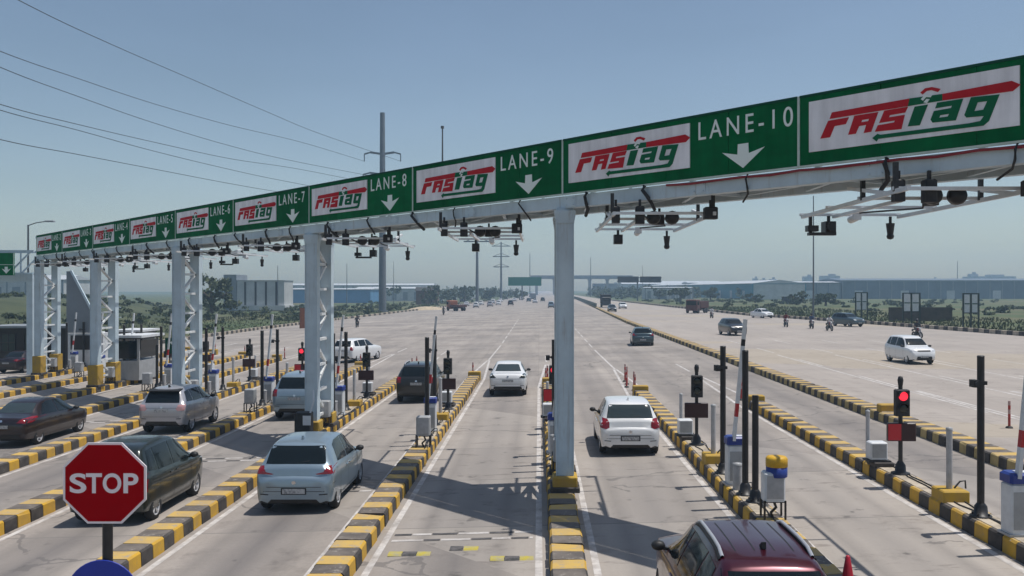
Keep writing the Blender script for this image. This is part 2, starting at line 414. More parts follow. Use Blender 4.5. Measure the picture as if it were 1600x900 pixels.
    # transverse slab joints
    jy = math_('DIVIDE', sp.outputs['Y'], 4.6); jf = math_('ABSOLUTE', math_('SUBTRACT', jy, math_('ROUND', jy)))
    joint = math_('MULTIPLY', math_('LESS_THAN', jf, 0.005), math_('LESS_THAN', sp.outputs['Y'], 75.0))
    base = mixc(base, (0.17, 0.16, 0.15), math_('MULTIPLY', joint, 0.65))
    st = ramp(noise(0.8, None, 7, 0.7), 0.56, (1, 1, 1), 0.70, (0.58, 0.57, 0.57))
    base = mixc(base, st, 0.6, 'MULTIPLY')
    mp3 = N('ShaderNodeMapping'); mp3.inputs['Scale'].default_value = (0.7, 2.2, 1.0); L(tc.outputs['Object'], mp3.inputs['Vector'])
    st2 = ramp(noise(0.9, mp3.outputs['Vector'], 6, 0.7), 0.58, (1, 1, 1), 0.66, (0.62, 0.60, 0.60))
    base = mixc(base, st2, math_('MULTIPLY', math_('MULTIPLY', slab, side), 0.75), 'MULTIPLY')
    L(base, b.inputs['Base Color'])
    bp = N('ShaderNodeBump'); bp.inputs['Strength'].default_value = 0.15; bp.inputs['Distance'].default_value = 0.02
    L(noise(25.0, None, 3), bp.inputs['Height']); L(bp.outputs['Normal'], b.inputs['Normal'])
    return m

def worn_white():
    m = bpy.data.materials.new('worn_road_paint'); m.use_nodes = True
    nt = m.node_tree; b = nt.nodes['Principled BSDF']; b.inputs['Roughness'].default_value = 0.8
    tc = nt.nodes.new('ShaderNodeTexCoord'); nz = nt.nodes.new('ShaderNodeTexNoise'); nz.inputs['Scale'].default_value = 2.2; nz.inputs['Detail'].default_value = 7; nz.inputs['Roughness'].default_value = 0.75
    rp = nt.nodes.new('ShaderNodeValToRGB'); e = rp.color_ramp.elements
    e[0].position = 0.36; e[0].color = (0.34, 0.31, 0.29, 1); e[1].position = 0.60; e[1].color = (0.60, 0.57, 0.545, 1)
    nt.links.new(tc.outputs['Object'], nz.inputs['Vector']); nt.links.new(nz.outputs['Fac'], rp.inputs['Fac']); nt.links.new(rp.outputs['Color'], b.inputs['Base Color'])
    return m
M['line'] = worn_white()
M['line_black'] = mat('worn_black_strip', (0.05, 0.05, 0.05), 0.85, col2=(0.13, 0.12, 0.12), scale=4)
M['bump_yellow'] = mat('worn_bump_yellow', (0.46, 0.38, 0.06), 0.8, col2=(0.36, 0.33, 0.2), scale=6)
M['ground'] = ground_mat()
M['road'] = road_mat()

ys = [-80, 0, 60, 120, 240, 480, 960, 2200]
rows = []
for y in ys:
    rows.append([(-1800, y, -1.25), (-90, y, -1.25), (-42, y, -1.05), (12.4, y, 0.31), (75, y, 0.31), (95, y, 0.0), (1800, y, 0.0)])
struct(sheet('ground', [[(x, y, z - 0.02) for x, y, z in r] for r in rows], M['ground']))

def lerp_path(path, y):
    for (x0, y0), (x1, y1) in zip(path, path[1:]):
        if y <= y1: return x0 + (x1 - x0) * (y - y0) / (y1 - y0)
    return path[-1][0]
LEFT = [(-40.5, -80), (-40.5, 130), (-33.5, 227), (-20, 420), (-12, 700), (-10, 2200)]
RIGHT = [(62, -80), (56, 40), (47, 87), (42.6, 120), (36, 155), (29.5, 353), (28, 700), (28, 2200)]
MEDIAN = [(11.75, -80), (11.75, 120), (12.6, 170), (14.3, 260), (16.5, 390), (17, 2200)]   # kerb left foot
ry = sorted(set([-80, 0, 40, 87, 120, 130, 155, 227, 300, 353, 420, 550, 700, 1000, 2200]))
struct(sheet('road', [[(lerp_path(LEFT, y), y, gz(lerp_path(LEFT, y)) ), (12.4, y, 0.31), (lerp_path(RIGHT, y), y, 0.31)] for y in ry], M['road']))

# painted lines: one sheet object per family, 4 mm over the road
lm = MB()
def stripe(p0, p1, w, mb=lm, mi=0, lift=0.004):
    (x0, y0), (x1, y1) = p0, p1
    n = max(1, int(abs(y1 - y0) / 6))
    for i in range(n):
        a, b = i / n, (i + 1) / n
        xa, ya, xb, yb = x0 + (x1 - x0) * a, y0 + (y1 - y0) * a, x0 + (x1 - x0) * b, y0 + (y1 - y0) * b
        mb.add([(xa - w / 2, ya, gz(xa - w / 2) + lift), (xa + w / 2, ya, gz(xa + w / 2) + lift), (xb + w / 2, yb, gz(xb + w / 2) + lift), (xb - w / 2, yb, gz(xb - w / 2) + lift)], [(0, 1, 2, 3)], mi)
for k in range(-2, 9):
    X, g = iX(k), giY(k)
    e = g + 24.2
    for sg in (-1, 1):
        stripe((X + sg * 0.50, g - 22), (X + sg * 0.50, e), 0.13)
        stripe((X + sg * 0.50, e), (X + sg * 0.07, e + 13), 0.13)
    if k in (1, -1):
        stripe((X, e + 13), (X + 0.15 * k, e + 30), 0.12); y = e + 33
        while y < e + 95: stripe((X + 0.15 * k, y), (X + 0.15 * k, y + 5), 0.11); y += 7.5
    elif k in (0, 2, 3, -2): stripe((X, e + 15), (X, e + 20), 0.12)
for k in (-3, -4, -5, -6):
    X = iX(k)
    g = max(0, giY(k))
    if k == -3:
        stripe((X - 0.55, -5), (X - 0.55, 120), 0.13)
    else:
        stripe((X, 10 if k < -4 else 33), (X, 62), 0.14)
for k in (-4, -5, -6, -7):                                    # right-hand carriageway lane lines
    X = 12.6 + (-3 - k) * 4.2
    stripe((X - 0.3, 2), (X, 40), 0.13); stripe((X + 0.55, 2), (X + 0.15, 40), 0.13)
    y = 42
    while y < 80: stripe((X, y), (X, y + 5), 0.13); y += 11
stripe((LEFT[0][0] + 0.5, -20), (LEFT[1][0] + 0.5, 130), 0.14)
stripe((-40, 130), (-33, 227), 0.14)
struct(lm.build('road_markings', M['line'], fix=False))
rm = MB()
for k in range(-1, 8):                                        # transverse thermoplastic strips ahead of the gantry
    Xc = iX(k) - 2.0
    Y = gY(Xc) - 4.75
    for r_, dy in ((0, 0.0), (1, -0.42)):
        x = Xc - 1.38; j = r_
        while x < Xc + 1.36:
            w = random.uniform(0.30, 0.62)
            x1 = min(x + w, Xc + 1.38)
            rm.add([(x, Y + dy, gz(x) + 0.006), (x1, Y + dy, gz(x1) + 0.006), (x1, Y + dy + 0.13, gz(x1) + 0.006), (x, Y + dy + 0.13, gz(x) + 0.006)], [(0, 1, 2, 3)], j % 2)
            j += 1; x = x1 + 0.02
struct(rm.build('rumble_strips', [M['line_black'], M['line']], fix=False))
# loose pieces of a yellow and black speed hump, lane nine
bump_px = [(640, 866, 0, 'yellow and black rubber hump piece beside the yellow kerb in lane nine'), (725, 857.5, 1, 'short black and yellow rubber hump piece between two longer ones'), (800, 873, 0, 'yellow and black rubber hump piece nearest the column island in lane nine')]
for x, y, short, lab in bump_px:
    p = at(x, y)
    t = thing('speed_hump_piece', p, lab, 'speed hump', 'speed hump pieces in lane nine')
    segs = [('y', -0.39, -0.14), ('b', -0.13, 0.13), ('y', 0.14, 0.39)] if not short else [('b', -0.26, -0.02), ('y', 0.0, 0.27)]
    for c, a, b in segs:
        q = MB(); q.prism([(-0.13, 0.0), (-0.09, 0.025), (0.09, 0.025), (0.13, 0.0)], a, b, f=lambda u, v, w: (w, u, v))
        q.build('black_block' if c == 'b' else 'yellow_block', M['line_black'] if c == 'b' else M['bump_yellow'], t)

# ------------------------------------------------------------------ kerb islands
def kerb_blocks(mb, path, y0, y1, w, h, bl, start=0, chamfer=0.035, jitter=0.011):
    y = y0; i = start
    while y < y1 - 0.05:
        e = min(y + bl, y1)
        xa, xb = path(y), path(e)
        gap = min(0.012, bl * 0.02)
        j = random.uniform(-jitter, jitter)
        hh = h + random.uniform(-jitter, jitter) * 0.6
        prof = [(-w / 2, -0.05), (-w / 2 + 0.012, hh - chamfer), (-w / 2 + chamfer + 0.012, hh), (w / 2 - chamfer - 0.012, hh), (w / 2 - 0.012, hh - chamfer), (w / 2, -0.05)]
        tw = random.gauss(0, jitter * 0.5); rl = random.gauss(0, jitter * 0.6)
        vs = [(xa + j + tw + x, y + gap, gz(xa) + z + rl * x) for x, z in prof] + [(xb + j - tw + x, e - gap, gz(xb) + z + rl * x) for x, z in prof]
        if random.random() < 0.35:                              # broken arris
            q_ = random.choice((1, 2, 3, 4, 7, 8, 9, 10)); v_ = vs[q_]; vs[q_] = (v_[0] * 1.0, v_[1] + (0.04 if q_ < 6 else -0.04) * random.random(), v_[2] - random.uniform(0.01, 0.045))
        n = 6
        mb.add(vs, [tuple(range(n))[::-1], tuple(range(n, 2 * n))] + [(q, (q + 1) % n, n + (q + 1) % n, n + q) for q in (0, 1, 3, 4, 5)], i % 2)
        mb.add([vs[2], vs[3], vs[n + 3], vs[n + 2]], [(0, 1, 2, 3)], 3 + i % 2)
        y = e; i += 1
IH = 0.29
def make_island(k):
    X, g = iX(k), giY(k)
    y0, y1 = g - 19.5, g + 23.6
    mb = MB()
    kerb_blocks(mb, lambda y: X, y0, y1, 0.62, IH, 0.49)
    mb.box((X, (y0 + y1) / 2, gz(X) + IH / 2 - 0.03), (0.50, y1 - y0 - 0.1, IH - 0.04), 2)
    mb.box((X, g + 6.6, gz(X) + IH + 0.006), (0.42, 9.6, 0.014), 2)
    root = thing('toll_island', (X, g, gz(X)), 'yellow and black kerb island ' + lanes(k), 'traffic island', 'kerb islands of the toll lanes')
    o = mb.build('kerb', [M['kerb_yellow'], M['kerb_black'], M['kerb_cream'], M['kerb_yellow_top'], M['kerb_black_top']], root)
    o.matrix_parent_inverse = Matrix.Translation((-X, -g, -gz(X)))
    e = MB(); e.bbox((0, 23.85, 0.24), (0.68, 0.42, 0.48), 0.03); e.build('end_block', M['plinth_yellow'], root)
    p = MB(); p.bbox((0, 7.15, IH + 0.11), (0.54, 0.60, 0.25), 0.025); p.build('plinth', M['plinth_yellow'], root)
    for q_ in range(2):
        p = MB(); x_ = random.uniform(-.2, .2); y_ = 1.2
        pts_ = []
        while y_ < 11.4: pts_.append((max(-.3, min(.3, x_)), y_, IH + 0.028)); y_ += .45; x_ += random.gauss(0, .04)
        p.tube(pts_, 0.014, 5); p.build('cable', M['black_dull'], root)
    p = MB(); p.bbox((-0.07, 10.75, IH + 0.06), (0.48, 0.6, 0.12), 0.02); p.build('cabinet_base', M['kerb_black'], root)
    return root
for k in range(-2, 9): make_island(k)
# median: island beyond lane twelve, then a long kerb, then a green barrier
mb = MB()
mp_ = lambda y: lerp_path(MEDIAN, y) + 0.37
kerb_blocks(mb, mp_, 0, 48, 0.74, IH, 0.425)
kerb_blocks(mb, mp_, 48, 120, 0.74, IH, 0.85)
kerb_blocks(mb, mp_, 120, 250, 0.74, IH, 1.7)
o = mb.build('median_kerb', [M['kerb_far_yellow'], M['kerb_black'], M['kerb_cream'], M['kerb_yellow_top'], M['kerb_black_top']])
tag(o, 'long black and faded yellow median kerb dividing the two carriageways', 'median kerb')
t = thing('median_block', (12.25, 31.2, gz(12.4)), 'yellow concrete block standing on the long median kerb', 'concrete block')
b = MB(); b.bbox((0, 0, 0.40), (0.85, 0.4, 0.3), 0.03); b.build('block', M['plinth_yellow'], t)
b = MB(); b.bbox((0.05, 0, 0.27), (0.9, 0.5, 0.08), 0.02); b.build('base_slab', M['kerb_cream'], t)
mb = MB()
n = 60
for i in range(n):
    y = 215 + i * 6.2; x = lerp_path(MEDIAN, y) + 0.35; x2 = lerp_path(MEDIAN, y + 6.2) + 0.35
    mb.bar((x, y, 0.95), (x2, y + 6.1, 0.95), 0.12, 1.0); mb.bar((x, y, 0.3), (x, y, 1.5), 0.15, 0.15)
tag(mb.build('median_barrier', mat('barrier_green', (0.02, 0.055, 0.045), 0.6, var=0.2, scale=1)), 'dark green barrier running along the far median', 'barrier')
mb = MB(); kerb_blocks(mb, lambda y: lerp_path(RIGHT, y) + 0.2, 30, 150, 0.45, 0.42, 0.9, jitter=0.02); kerb_blocks(mb, lambda y: lerp_path(RIGHT, y) + 0.2, 150, 420, 0.5, 0.42, 2.0)
# this kerb follows the flat carriageway: its height is constant
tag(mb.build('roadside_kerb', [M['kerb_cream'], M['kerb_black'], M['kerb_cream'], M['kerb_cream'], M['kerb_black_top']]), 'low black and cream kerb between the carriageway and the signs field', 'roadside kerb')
mb = MB(); kerb_blocks(mb, lambda y: lerp_path(LEFT, y) - 0.2, 70, 170, 0.5, 0.4, 0.9, jitter=0.02); kerb_blocks(mb, lambda y: lerp_path(LEFT, y) - 0.2, 170, 420, 0.5, 0.4, 2.2)
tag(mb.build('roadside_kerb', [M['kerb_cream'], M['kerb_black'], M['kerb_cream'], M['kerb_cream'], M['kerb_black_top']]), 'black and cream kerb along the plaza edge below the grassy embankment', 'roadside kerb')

# ------------------------------------------------------------------ toll gantry
Rv = Vector((4.01, -4.51, 0)).normalized()                     # along the gantry, to the right
Nv = Vector((Rv.y, -Rv.x, 0)) * 1.0                            # towards the traffic
if Nv.y > 0: Nv = -Nv
PITCH = math.hypot(4.01, 4.51)
DEP = 2.1                                                      # front to rear chord, measured along the road
def gp(k, z=0.0, dy=0.0):
    X = 0.59 - 4.01 * k
    return Vector((X, 20.26 + 4.51 * k + dy, z))
gant = thing('toll_gantry', gp(0, gz(0.5)), 'long pale grey steel gantry crossing the toll lanes at a slant, carrying green lane signs', 'gantry')
GI = Matrix.Translation(-gant.location)
def gpart(mb, name, m, parent=gant, **kw):
    o = mb.build(name, m, parent, **kw)
    if parent is gant: o.matrix_parent_inverse = GI
    return o
KL, KR = 8.12, -2.6
ZB, ZT = 6.68, 6.95
b = MB(); b.bar(gp(KL, (ZB + ZT) / 2, 0.12), gp(KR, (ZB + ZT) / 2, 0.12), 0.24, ZT - ZB); gpart(b, 'front_beam', M['steel_white'])
b = MB(); b.bar(gp(KL, 6.81, DEP), gp(KR, 6.81, DEP), 0.20, 0.26); gpart(b, 'rear_beam', M['steel_white'])
b = MB(); b.bar(gp(KL, 8.14, DEP), gp(KR, 8.14, DEP), 0.14, 0.14); gpart(b, 'upper_rear_chord', M['steel_white'])
b = MB(); b.bar(gp(KL, 8.14, 0.14), gp(KR, 8.14, 0.14), 0.12, 0.12); gpart(b, 'upper_front_chord', M['steel_white'])
b = MB()
A0, A1 = gp(KL, 6.84, 0.26), gp(KR, 6.84, 0.26); B0, B1 = gp(KL, 6.84, DEP - 0.14), gp(KR, 6.84, DEP - 0.14)
up = Vector((0, 0, 0.05))
b.add([A0, A1, B1, B0, A0 + up, A1 + up, B1 + up, B0 + up], [(0, 1, 2, 3), (7, 6, 5, 4), (0, 4, 5, 1), (1, 5, 6, 2), (2, 6, 7, 3), (3, 7, 4, 0)])
gpart(b, 'walkway_deck', M['deck'])
b = MB(); k = KL; q = 0
while k > KR:
    k2 = k - 0.25
    b.bar(gp(k, 6.76, 0.28 if q else DEP - .16), gp(k2, 6.76, DEP - .16 if q else 0.28), 0.07, 0.06)
    b.bar(gp(k, 6.95, DEP), gp(k2, 8.1, DEP) if q else gp(k, 8.1, DEP), 0.07, 0.07)
    if q: b.bar(gp(k, 6.75, 0.28), gp(k, 6.75, DEP - .16), 0.08, 0.07)
    k = k2; q = 1 - q
gpart(b, 'lattice', M['steel_white'])
foot_h = {-2: 0.4, 0: 0.34, 2: 0.45, 4: 0.5, 6: 1.15, 8: 1.15}
for k in (-2, 0, 2, 4, 6, 8):
    zb = gz(0.59 - 4.01 * k) + IH
    for j, dy in enumerate((0.12, DEP)):
        p = gp(k, 0, dy)
        c = MB(); c.box((p.x, p.y, (zb + ZB) / 2), (0.36, 0.34, ZB - zb))
        for sx in (-1, 1):                                      # flange lips
            c.box((p.x + sx * 0.19, p.y, (zb + ZB) / 2), (0.022, 0.40, ZB - zb))
        for a in range(4):                                      # flared head under the beam
            w = 0.42 + 0.022 * a
            c.box((p.x, p.y, ZB - 0.30 + a * 0.07), (w, 0.42 + 0.02 * a, 0.07))
        col = gpart(c, 'column', M['steel_white'])
        f = MB(); f.bbox((p.x, p.y, zb + foot_h[k] / 2), (0.56, 0.62, foot_h[k]), 0.03); f.bbox((p.x, p.y, zb + 0.05), (0.66, 0.72, 0.12), 0.02, 1)
        fo = f.build('footing', [M['plinth_yellow'], M['kerb_black']], col)
    c = MB(); z = zb + 0.5; q = 0
    X = gp(k).x; ya, yb = gp(k, 0, 0.3).y, gp(k, 0, DEP - 0.18).y
    while z < ZB - 0.9:
        c.bar((X, ya, z), (X, yb, z), 0.10, 0.09)
        c.bar((X, ya if q else yb, z), (X, yb if q else ya, min(z + 0.85, ZB - 0.3)), 0.10, 0.09)
        z += 0.85; q = 1 - q
    gpart(c, 'bracing', M['lace_white'])
for i in range(18):
    k = 7.75 - i * 0.6
    c = MB(); pc = gp(k, (ZB + ZT) / 2, 0.12)
    c.bar(pc - Rv * 0.16 + Nv * 0.125, pc + Rv * 0.16 + Nv * 0.125, 0.018, 0.22)
    for a in (-0.11, 0.11):
        for zz in (-0.07, 0.07): c.cyl(pc + Rv * a + Nv * 0.13 + Vector((0, 0, zz)), pc + Rv * a + Nv * 0.155 + Vector((0, 0, zz)), 0.02, 0.02, 6)
    c.bar(pc + Nv * 0.124 + Rv * 0.21 + Vector((0, 0, -.13)), pc + Nv * 0.124 + Rv * 0.21 + Vector((0, 0, .13)), 0.012, 0.012)
    gpart(c, 'joint_plate', M['steel_white'])
# cables hanging over the beam face
for i in range(26):
    k = 7.6 - i * 0.385 + random.uniform(-0.08, 0.08)
    c = MB()
    d = random.uniform(-0.05, 0.08)
    off = Vector((Nv.x, Nv.y, 0)) * 0.08
    c.tube([gp(k, 6.97, -0.02) + off, gp(k + 0.005, 6.88, -0.04) + off * 1.4, gp(k - d * .3, 6.74, -0.03) + off, gp(k - d * .5, 6.62, 0.05), gp(k - d, 6.50, 0.35)], random.choice((0.02, 0.03, 0.04)), 6)
    gpart(c, 'cable', M['black_dull'])
c = MB(); c.tube([gp(k_ / 10, 6.93 - 0.03 * math.sin(k_ * 1.9) ** 2, -0.06) + Vector((Nv.x, Nv.y, 0)) * 0.06 for k_ in range(-26, -4)], 0.025, 6)
gpart(c, 'red_cable', mat('red_cable', (0.25, 0.02, 0.03), 0.6))
c = MB(); c.cyl(gp(0.85, 8.15, DEP), gp(0.85, 9.6, DEP), 0.03, 0.02, 6); c.cyl(gp(0.85, 9.55, DEP), gp(0.85, 9.62, DEP), 0.05, 0.05, 8)
gpart(c, 'mast_rod', M['pylon'])

# lane signs -------------------------------------------------------
def filled(polys, ext):
    """mesh of a flat shape with holes, thickness 2*ext"""
    cu = bpy.data.curves.new('shape', 'CURVE'); cu.dimensions = '2D'; cu.fill_mode = 'BOTH'; cu.extrude = ext
    for p in polys:
        s = cu.splines.new('POLY'); s.points.add(len(p) - 1); s.use_cyclic_u = True
        for i, (x, y) in enumerate(p): s.points[i].co = (x, y, 0, 1)
    ob = bpy.data.objects.new('shape', cu); COL.objects.link(ob)
    dg = bpy.context.evaluated_depsgraph_get(); dg.update()
    me = bpy.data.meshes.new_from_object(ob.evaluated_get(dg))
    bpy.data.objects.remove(ob); bpy.data.curves.remove(cu)
    return me
def text_mesh(s, size, ext, off=0.0, spacing=1.0, sx=1.0):
    cu = bpy.data.curves.new('lettering', 'FONT'); cu.body = s; cu.size = size; cu.extrude = ext; cu.offset = off; cu.space_character = spacing
    ob = bpy.data.objects.new('lettering', cu); COL.objects.link(ob)
    dg = bpy.context.evaluated_depsgraph_get(); dg.update()
    me = bpy.data.meshes.new_from_object(ob.evaluated_get(dg))
    bpy.data.objects.remove(ob); bpy.data.curves.remove(cu)
    return me
def fit(me, x0, x1, y0, y1, z):
    xs = [v.co.x for v in me.vertices]; ys_ = [v.co.y for v in me.vertices]
    a, b_, c, d = min(xs), max(xs), min(ys_), max(ys_)
    for v in me.vertices:
        v.co.x = x0 + (v.co.x - a) / (b_ - a) * (x1 - x0)
        v.co.y = y0 + (v.co.y - c) / (d - c) * (y1 - y0)
        v.co.z += z
    me.materials.clear(); return me
def lz(X, Y):
    """logo outline, measured on the lane eleven board -> metres on the board"""
    px, py = 1270 + X / 4.848, 100 + Y / 4.848
    u = px - 842; k = (41 - u) / (277.1 + 0.2228 * u); s = 69.1 / (1 + 0.2228 * k)
    return ((-k - 1) * PITCH, H + (452 - py) / s - 6.97)
def lzp(l): return [lz(*p) for p in l]
RED = [[(165, 375), (752, 270), (738, 328), (148, 424)], [(1000, 236), (1522, 138), (1590, 166), (1530, 215), (1000, 286)],
       [(137, 438), (293, 411), (270, 462), (185, 478), (150, 562), (78, 572)],
       [(335, 400), (515, 372), (462, 520), (405, 530), (425, 468), (370, 478), (345, 535), (288, 543)], [(393, 432), (446, 423), (440, 440), (386, 449)],
       [(560, 362), (740, 332), (718, 376), (602, 396), (595, 412), (715, 393), (690, 500), (490, 520), (512, 472), (635, 450), (641, 436), (522, 455)],
       [(833, 226), (868, 194), (920, 184), (985, 198), (965, 222), (915, 207), (880, 214), (850, 240)]]
GRN = [[(752, 270), (1000, 236), (1000, 286), (738, 328)], [(790, 332), (890, 316), (828, 472), (738, 480)],
       [(960, 302), (1155, 272), (1100, 435), (925, 452), (910, 430), (935, 365), (1065, 342), (1072, 324), (945, 345)], [(983, 396), (1050, 386), (1040, 406), (975, 415)],
       [(1215, 262), (1430, 240), (1350, 440), (1310, 475), (515, 574), (502, 594), (470, 568), (510, 536), (530, 543), (1200, 457), (1285, 440), (1312, 402), (1180, 414), (1165, 396)],
       [(1265, 300), (1338, 290), (1308, 355), (1240, 366)]]
WAV = [[(838, 276), (870, 242), (922, 246), (912, 262), (878, 260), (854, 288)], [(858, 300), (880, 274), (905, 276), (884, 306)]]
def fix_x(me):                                                  # panel logo is narrower on the other boards in the photograph by nothing: same art
    return me
logo_red = filled([lzp(p) for p in RED], 0.004); logo_green = filled([lzp(p) for p in GRN], 0.004); logo_wave = filled([lzp(p) for p in WAV], 0.003)
for me, m, z in ((logo_red, 'logo_red', 0.066), (logo_green, 'logo_green', 0.0665), (logo_wave, 'white_letter', 0.0745)):
    me.materials.clear(); me.materials.append(M[m])
    for v in me.vertices: v.co.z += z
arrow = filled([[(-.115, .57), (.115, .57), (.125, .38), (.47, .46), (0.0, .12), (-.47, .45), (-.125, .38)]], 0.004)
for v in arrow.vertices: v.co.x += 4.87; v.co.z += 0.046
arrow.materials.clear(); arrow.materials.append(M['white_letter'])
SB = MB()
for i_ in range(4): SB.box((PITCH / 8 + i_ * PITCH / 4 + 0.004, 0.62, 0.02 + (i_ % 2) * 0.002), (PITCH / 4 - 0.006 - 0.022 * (i_ in (0, 3)), 1.19, 0.04))
board_o = SB.build('board', M['green_sign'])
board_me = board_o.data; bpy.data.objects.remove(board_o)
SF = MB()
SF.box((0.0, 0.625, 0.024), (0.045, 1.25, 0.062), 0); SF.box((PITCH / 2, 0.015, 0.028), (PITCH - 0.05, 0.035, 0.07), 0); SF.box((PITCH / 2, 1.235, 0.026), (PITCH - 0.05, 0.04, 0.07), 1)
fr_o = SF.build('frame', [M['pale_edge'], M['green_cap']]); frame_me = fr_o.data; bpy.data.objects.remove(fr_o)
SP = MB(); SP.box((1.92, 0.685, 0.05), (3.42, 0.87, 0.022)); pn = SP.build('logo_panel', M['white_sheet']); panel_me = pn.data; bpy.data.objects.remove(pn)
lane_where = {10: 'over the white hatchback', 9: 'ending above the tall single column', 8: 'next to the pylon', 7: 'before the laced column', 11: 'cut by the picture edge'}
GRm = Matrix(((Rv.x, 0, Nv.x), (Rv.y, 0, Nv.y), (0, 1, 0)))
for lane in range(2, 12):
    kl = 10 - lane                                              # left end of the board
    p = gp(kl, 6.97, -0.03) + Nv * 0.03
    root = thing('lane_sign', p, 'green overhead board with white logo panel, arrow and lettering for lane ' + NW[lane], 'lane sign', 'lane signs on the gantry')
    root.rotation_euler = GRm.to_euler()
    link('board', board_me, root); link('frame', frame_me, root)
    pnl = link('logo_panel', panel_me, root)
    link('red_lettering', logo_red, pnl); link('green_lettering', logo_green, pnl); link('radio_wave', logo_wave, pnl)
    link('arrow', arrow, root)
    tm = text_mesh('LANE-%d' % lane, 0.5, 0.004, 0.001, 1.38)
    fit(tm, 3.84, 5.92 if lane >= 10 else 5.72, 0.755, 1.105, 0.046); tm.materials.append(M['white_letter'])
    link('lane_lettering', tm, root)

# camera frames slung under the gantry -----------------------------
def make_frame(bracket):
    t = thing('overhead_camera_rig', (0, 0, 0), 'x', 'camera rig', 'camera rigs under the gantry')
    f = MB()
    for x in (-1.0, 1.0): f.bar((x, -0.4, 0.0), (x, 5.0, 0.0), 0.055, 0.07)
    for y in (0.1, 1.6, 3.3, 5.0): f.bar((-1.05, y, 0.045), (1.05, y, 0.045), 0.055, 0.055)
    f.bar((-0.35, 1.5, 0.0), (-0.35, 5.0, 0.0), 0.06, 0.06)
    for x in (-1.0, 1.0): f.bar((x, 0.4, 0.0), (x, 2.2, 0.28), 0.06, 0.06)
    f.build('rail_frame', M['cab_white'], t)
    for x, y in ((-1, 0.1), (1, -0.2), (-1, 1.5), (1, 1.5)):
        h = MB(); h.bar((x, y, 0.0), (x, y, 0.45), 0.07, 0.07); h.build('hanger', M['black'], t)
    for x, y, w, hh, d in ((-0.92, 0.2, 0.16, 0.34, 0.2), (-0.42, 0.25, 0.18, 0.36, 0.22), (0.95, -0.2, 0.26, 0.24, 0.25), (0.15, 1.5, 0.2, 0.22, 0.25)):
        b = MB(); b.bbox((x, y, 0.02), (w, d, hh), 0.02); b.box((x, y, hh / 2 + 0.08), (0.05, 0.05, 0.16)); b.build('antenna_box', M['black_dull'], t)
    for x, y in ((0.35, 0.9), (-0.05, 0.9)):                     # round lamps
        b = MB(); b.lathe([(0.0, -0.05), (0.12, -0.05), (0.15, 0.02), (0.15, 0.12), (0.0, 0.14)], (x, y, 0.02), 'y', 12); b.build('infrared_lamp', [M['black']], t)
    b = MB(); b.box((-0.45, 5.0, -0.22), (0.22, 0.30, 0.24)); b.cyl((-0.45, 5.0, -0.1), (-0.45, 5.0, 0.02), 0.035); b.cyl((-0.45, 4.85, -0.22), (-0.45, 4.78, -0.22), 0.09); b.build('hanging_camera', M['black'], t)
    b = MB(); b.cyl((0.05, 4.75, -0.02), (0.05, 5.1, -0.05), 0.08); b.cyl((0.05, 5.0, -0.05), (0.05, 5.0, 0.05), 0.03); b.box((0.05, 4.74, 0.0), (0.16, 0.08, 0.16)); b.build('bullet_camera', [M['cab_white']], t)
    b = MB(); b.cyl((0.8, 4.9, 0.0), (0.8, 4.9, -0.22), 0.03); b.cyl((0.8, 4.9, -0.14), (0.8, 4.9, -0.38), 0.09, 0.06); b.lathe([(0.0, -0.48), (0.06, -0.46), (0.08, -0.41), (0.06, -0.36)], (0.8, 4.9, 0), 'z', 10); b.build('dome_camera', M['black'], t)
    if bracket:
        b = MB(); b.bar((-0.95, 4.6, -0.02), (-0.95, 4.6, -0.36), 0.06, 0.06); b.box((-0.72, 4.6, -0.38), (0.55, 0.16, 0.06)); b.box((-0.92, 4.6, -0.27), (0.22, 0.2, 0.12)); b.build('bracket', M['black'], t)
    c = MB(); c.tube([(-0.4, 0.3, 0.1), (-0.1, 1.0, -0.08), (0.15, 1.6, 0.1), (0.4, 2.4, -0.05), (0.1, 4.7, 0.06)], 0.02); c.build('cable', M['black_dull'], t)
    return t
fr_a, fr_b = make_frame(False), make_frame(True)
used = {}
for lane in range(2, 12):
    k = 9.5 - lane
    Xc = iX(k); src = fr_b if lane in (11, 8, 6, 4) else fr_a
    t = src if src.name not in used else copy_tree(src)
    used[src.name] = 1
    t.location = (Xc, gY(Xc) + 0.1, 6.36)
    t['label'] = 'pipe frame with black cameras hanging under the lane %s board' % NW[lane]

# ------------------------------------------------------------------ lane equipment, one set per island
def p_pole(h=3.05, cam=True):
    t = thing('sensor_pole', (0, 0, 0), 'x', 'pole')
    b = MB(); b.cyl((0, 0, 0), (0, 0, h), 0.068, 0.068, 12); b.cyl((0, 0, h), (0, 0, h + 0.02), 0.075, 0.06, 12); b.build('shaft', M['black'], t)
    b = MB(); b.lathe([(0.2, 0), (0.2, 0.025), (0.13, 0.03), (0.115, 0.2), (0.07, 0.26)], n=12)
    for a in range(4):
        b.cyl((0.15 * math.cos(a * PI / 2 + .78), 0.15 * math.sin(a * PI / 2 + .78), 0.02), (0.15 * math.cos(a * PI / 2 + .78), 0.15 * math.sin(a * PI / 2 + .78), 0.07), 0.02)
    b.build('base_flange', M['black'], t)
    if cam:
        b = MB(); b.bar((0, -0.02, h - 0.5), (-0.16, -0.08, h - 0.48), 0.05); b.box((-0.18, -0.12, h - 0.5), (0.11, 0.2, 0.14)); b.cyl((-0.18, -0.22, h - 0.5), (-0.18, -0.26, h - 0.5), 0.05); b.box((0, 0, h - 0.5), (0.17, 0.17, 0.07)); b.build('camera', M['black_dull'], t)
    return t
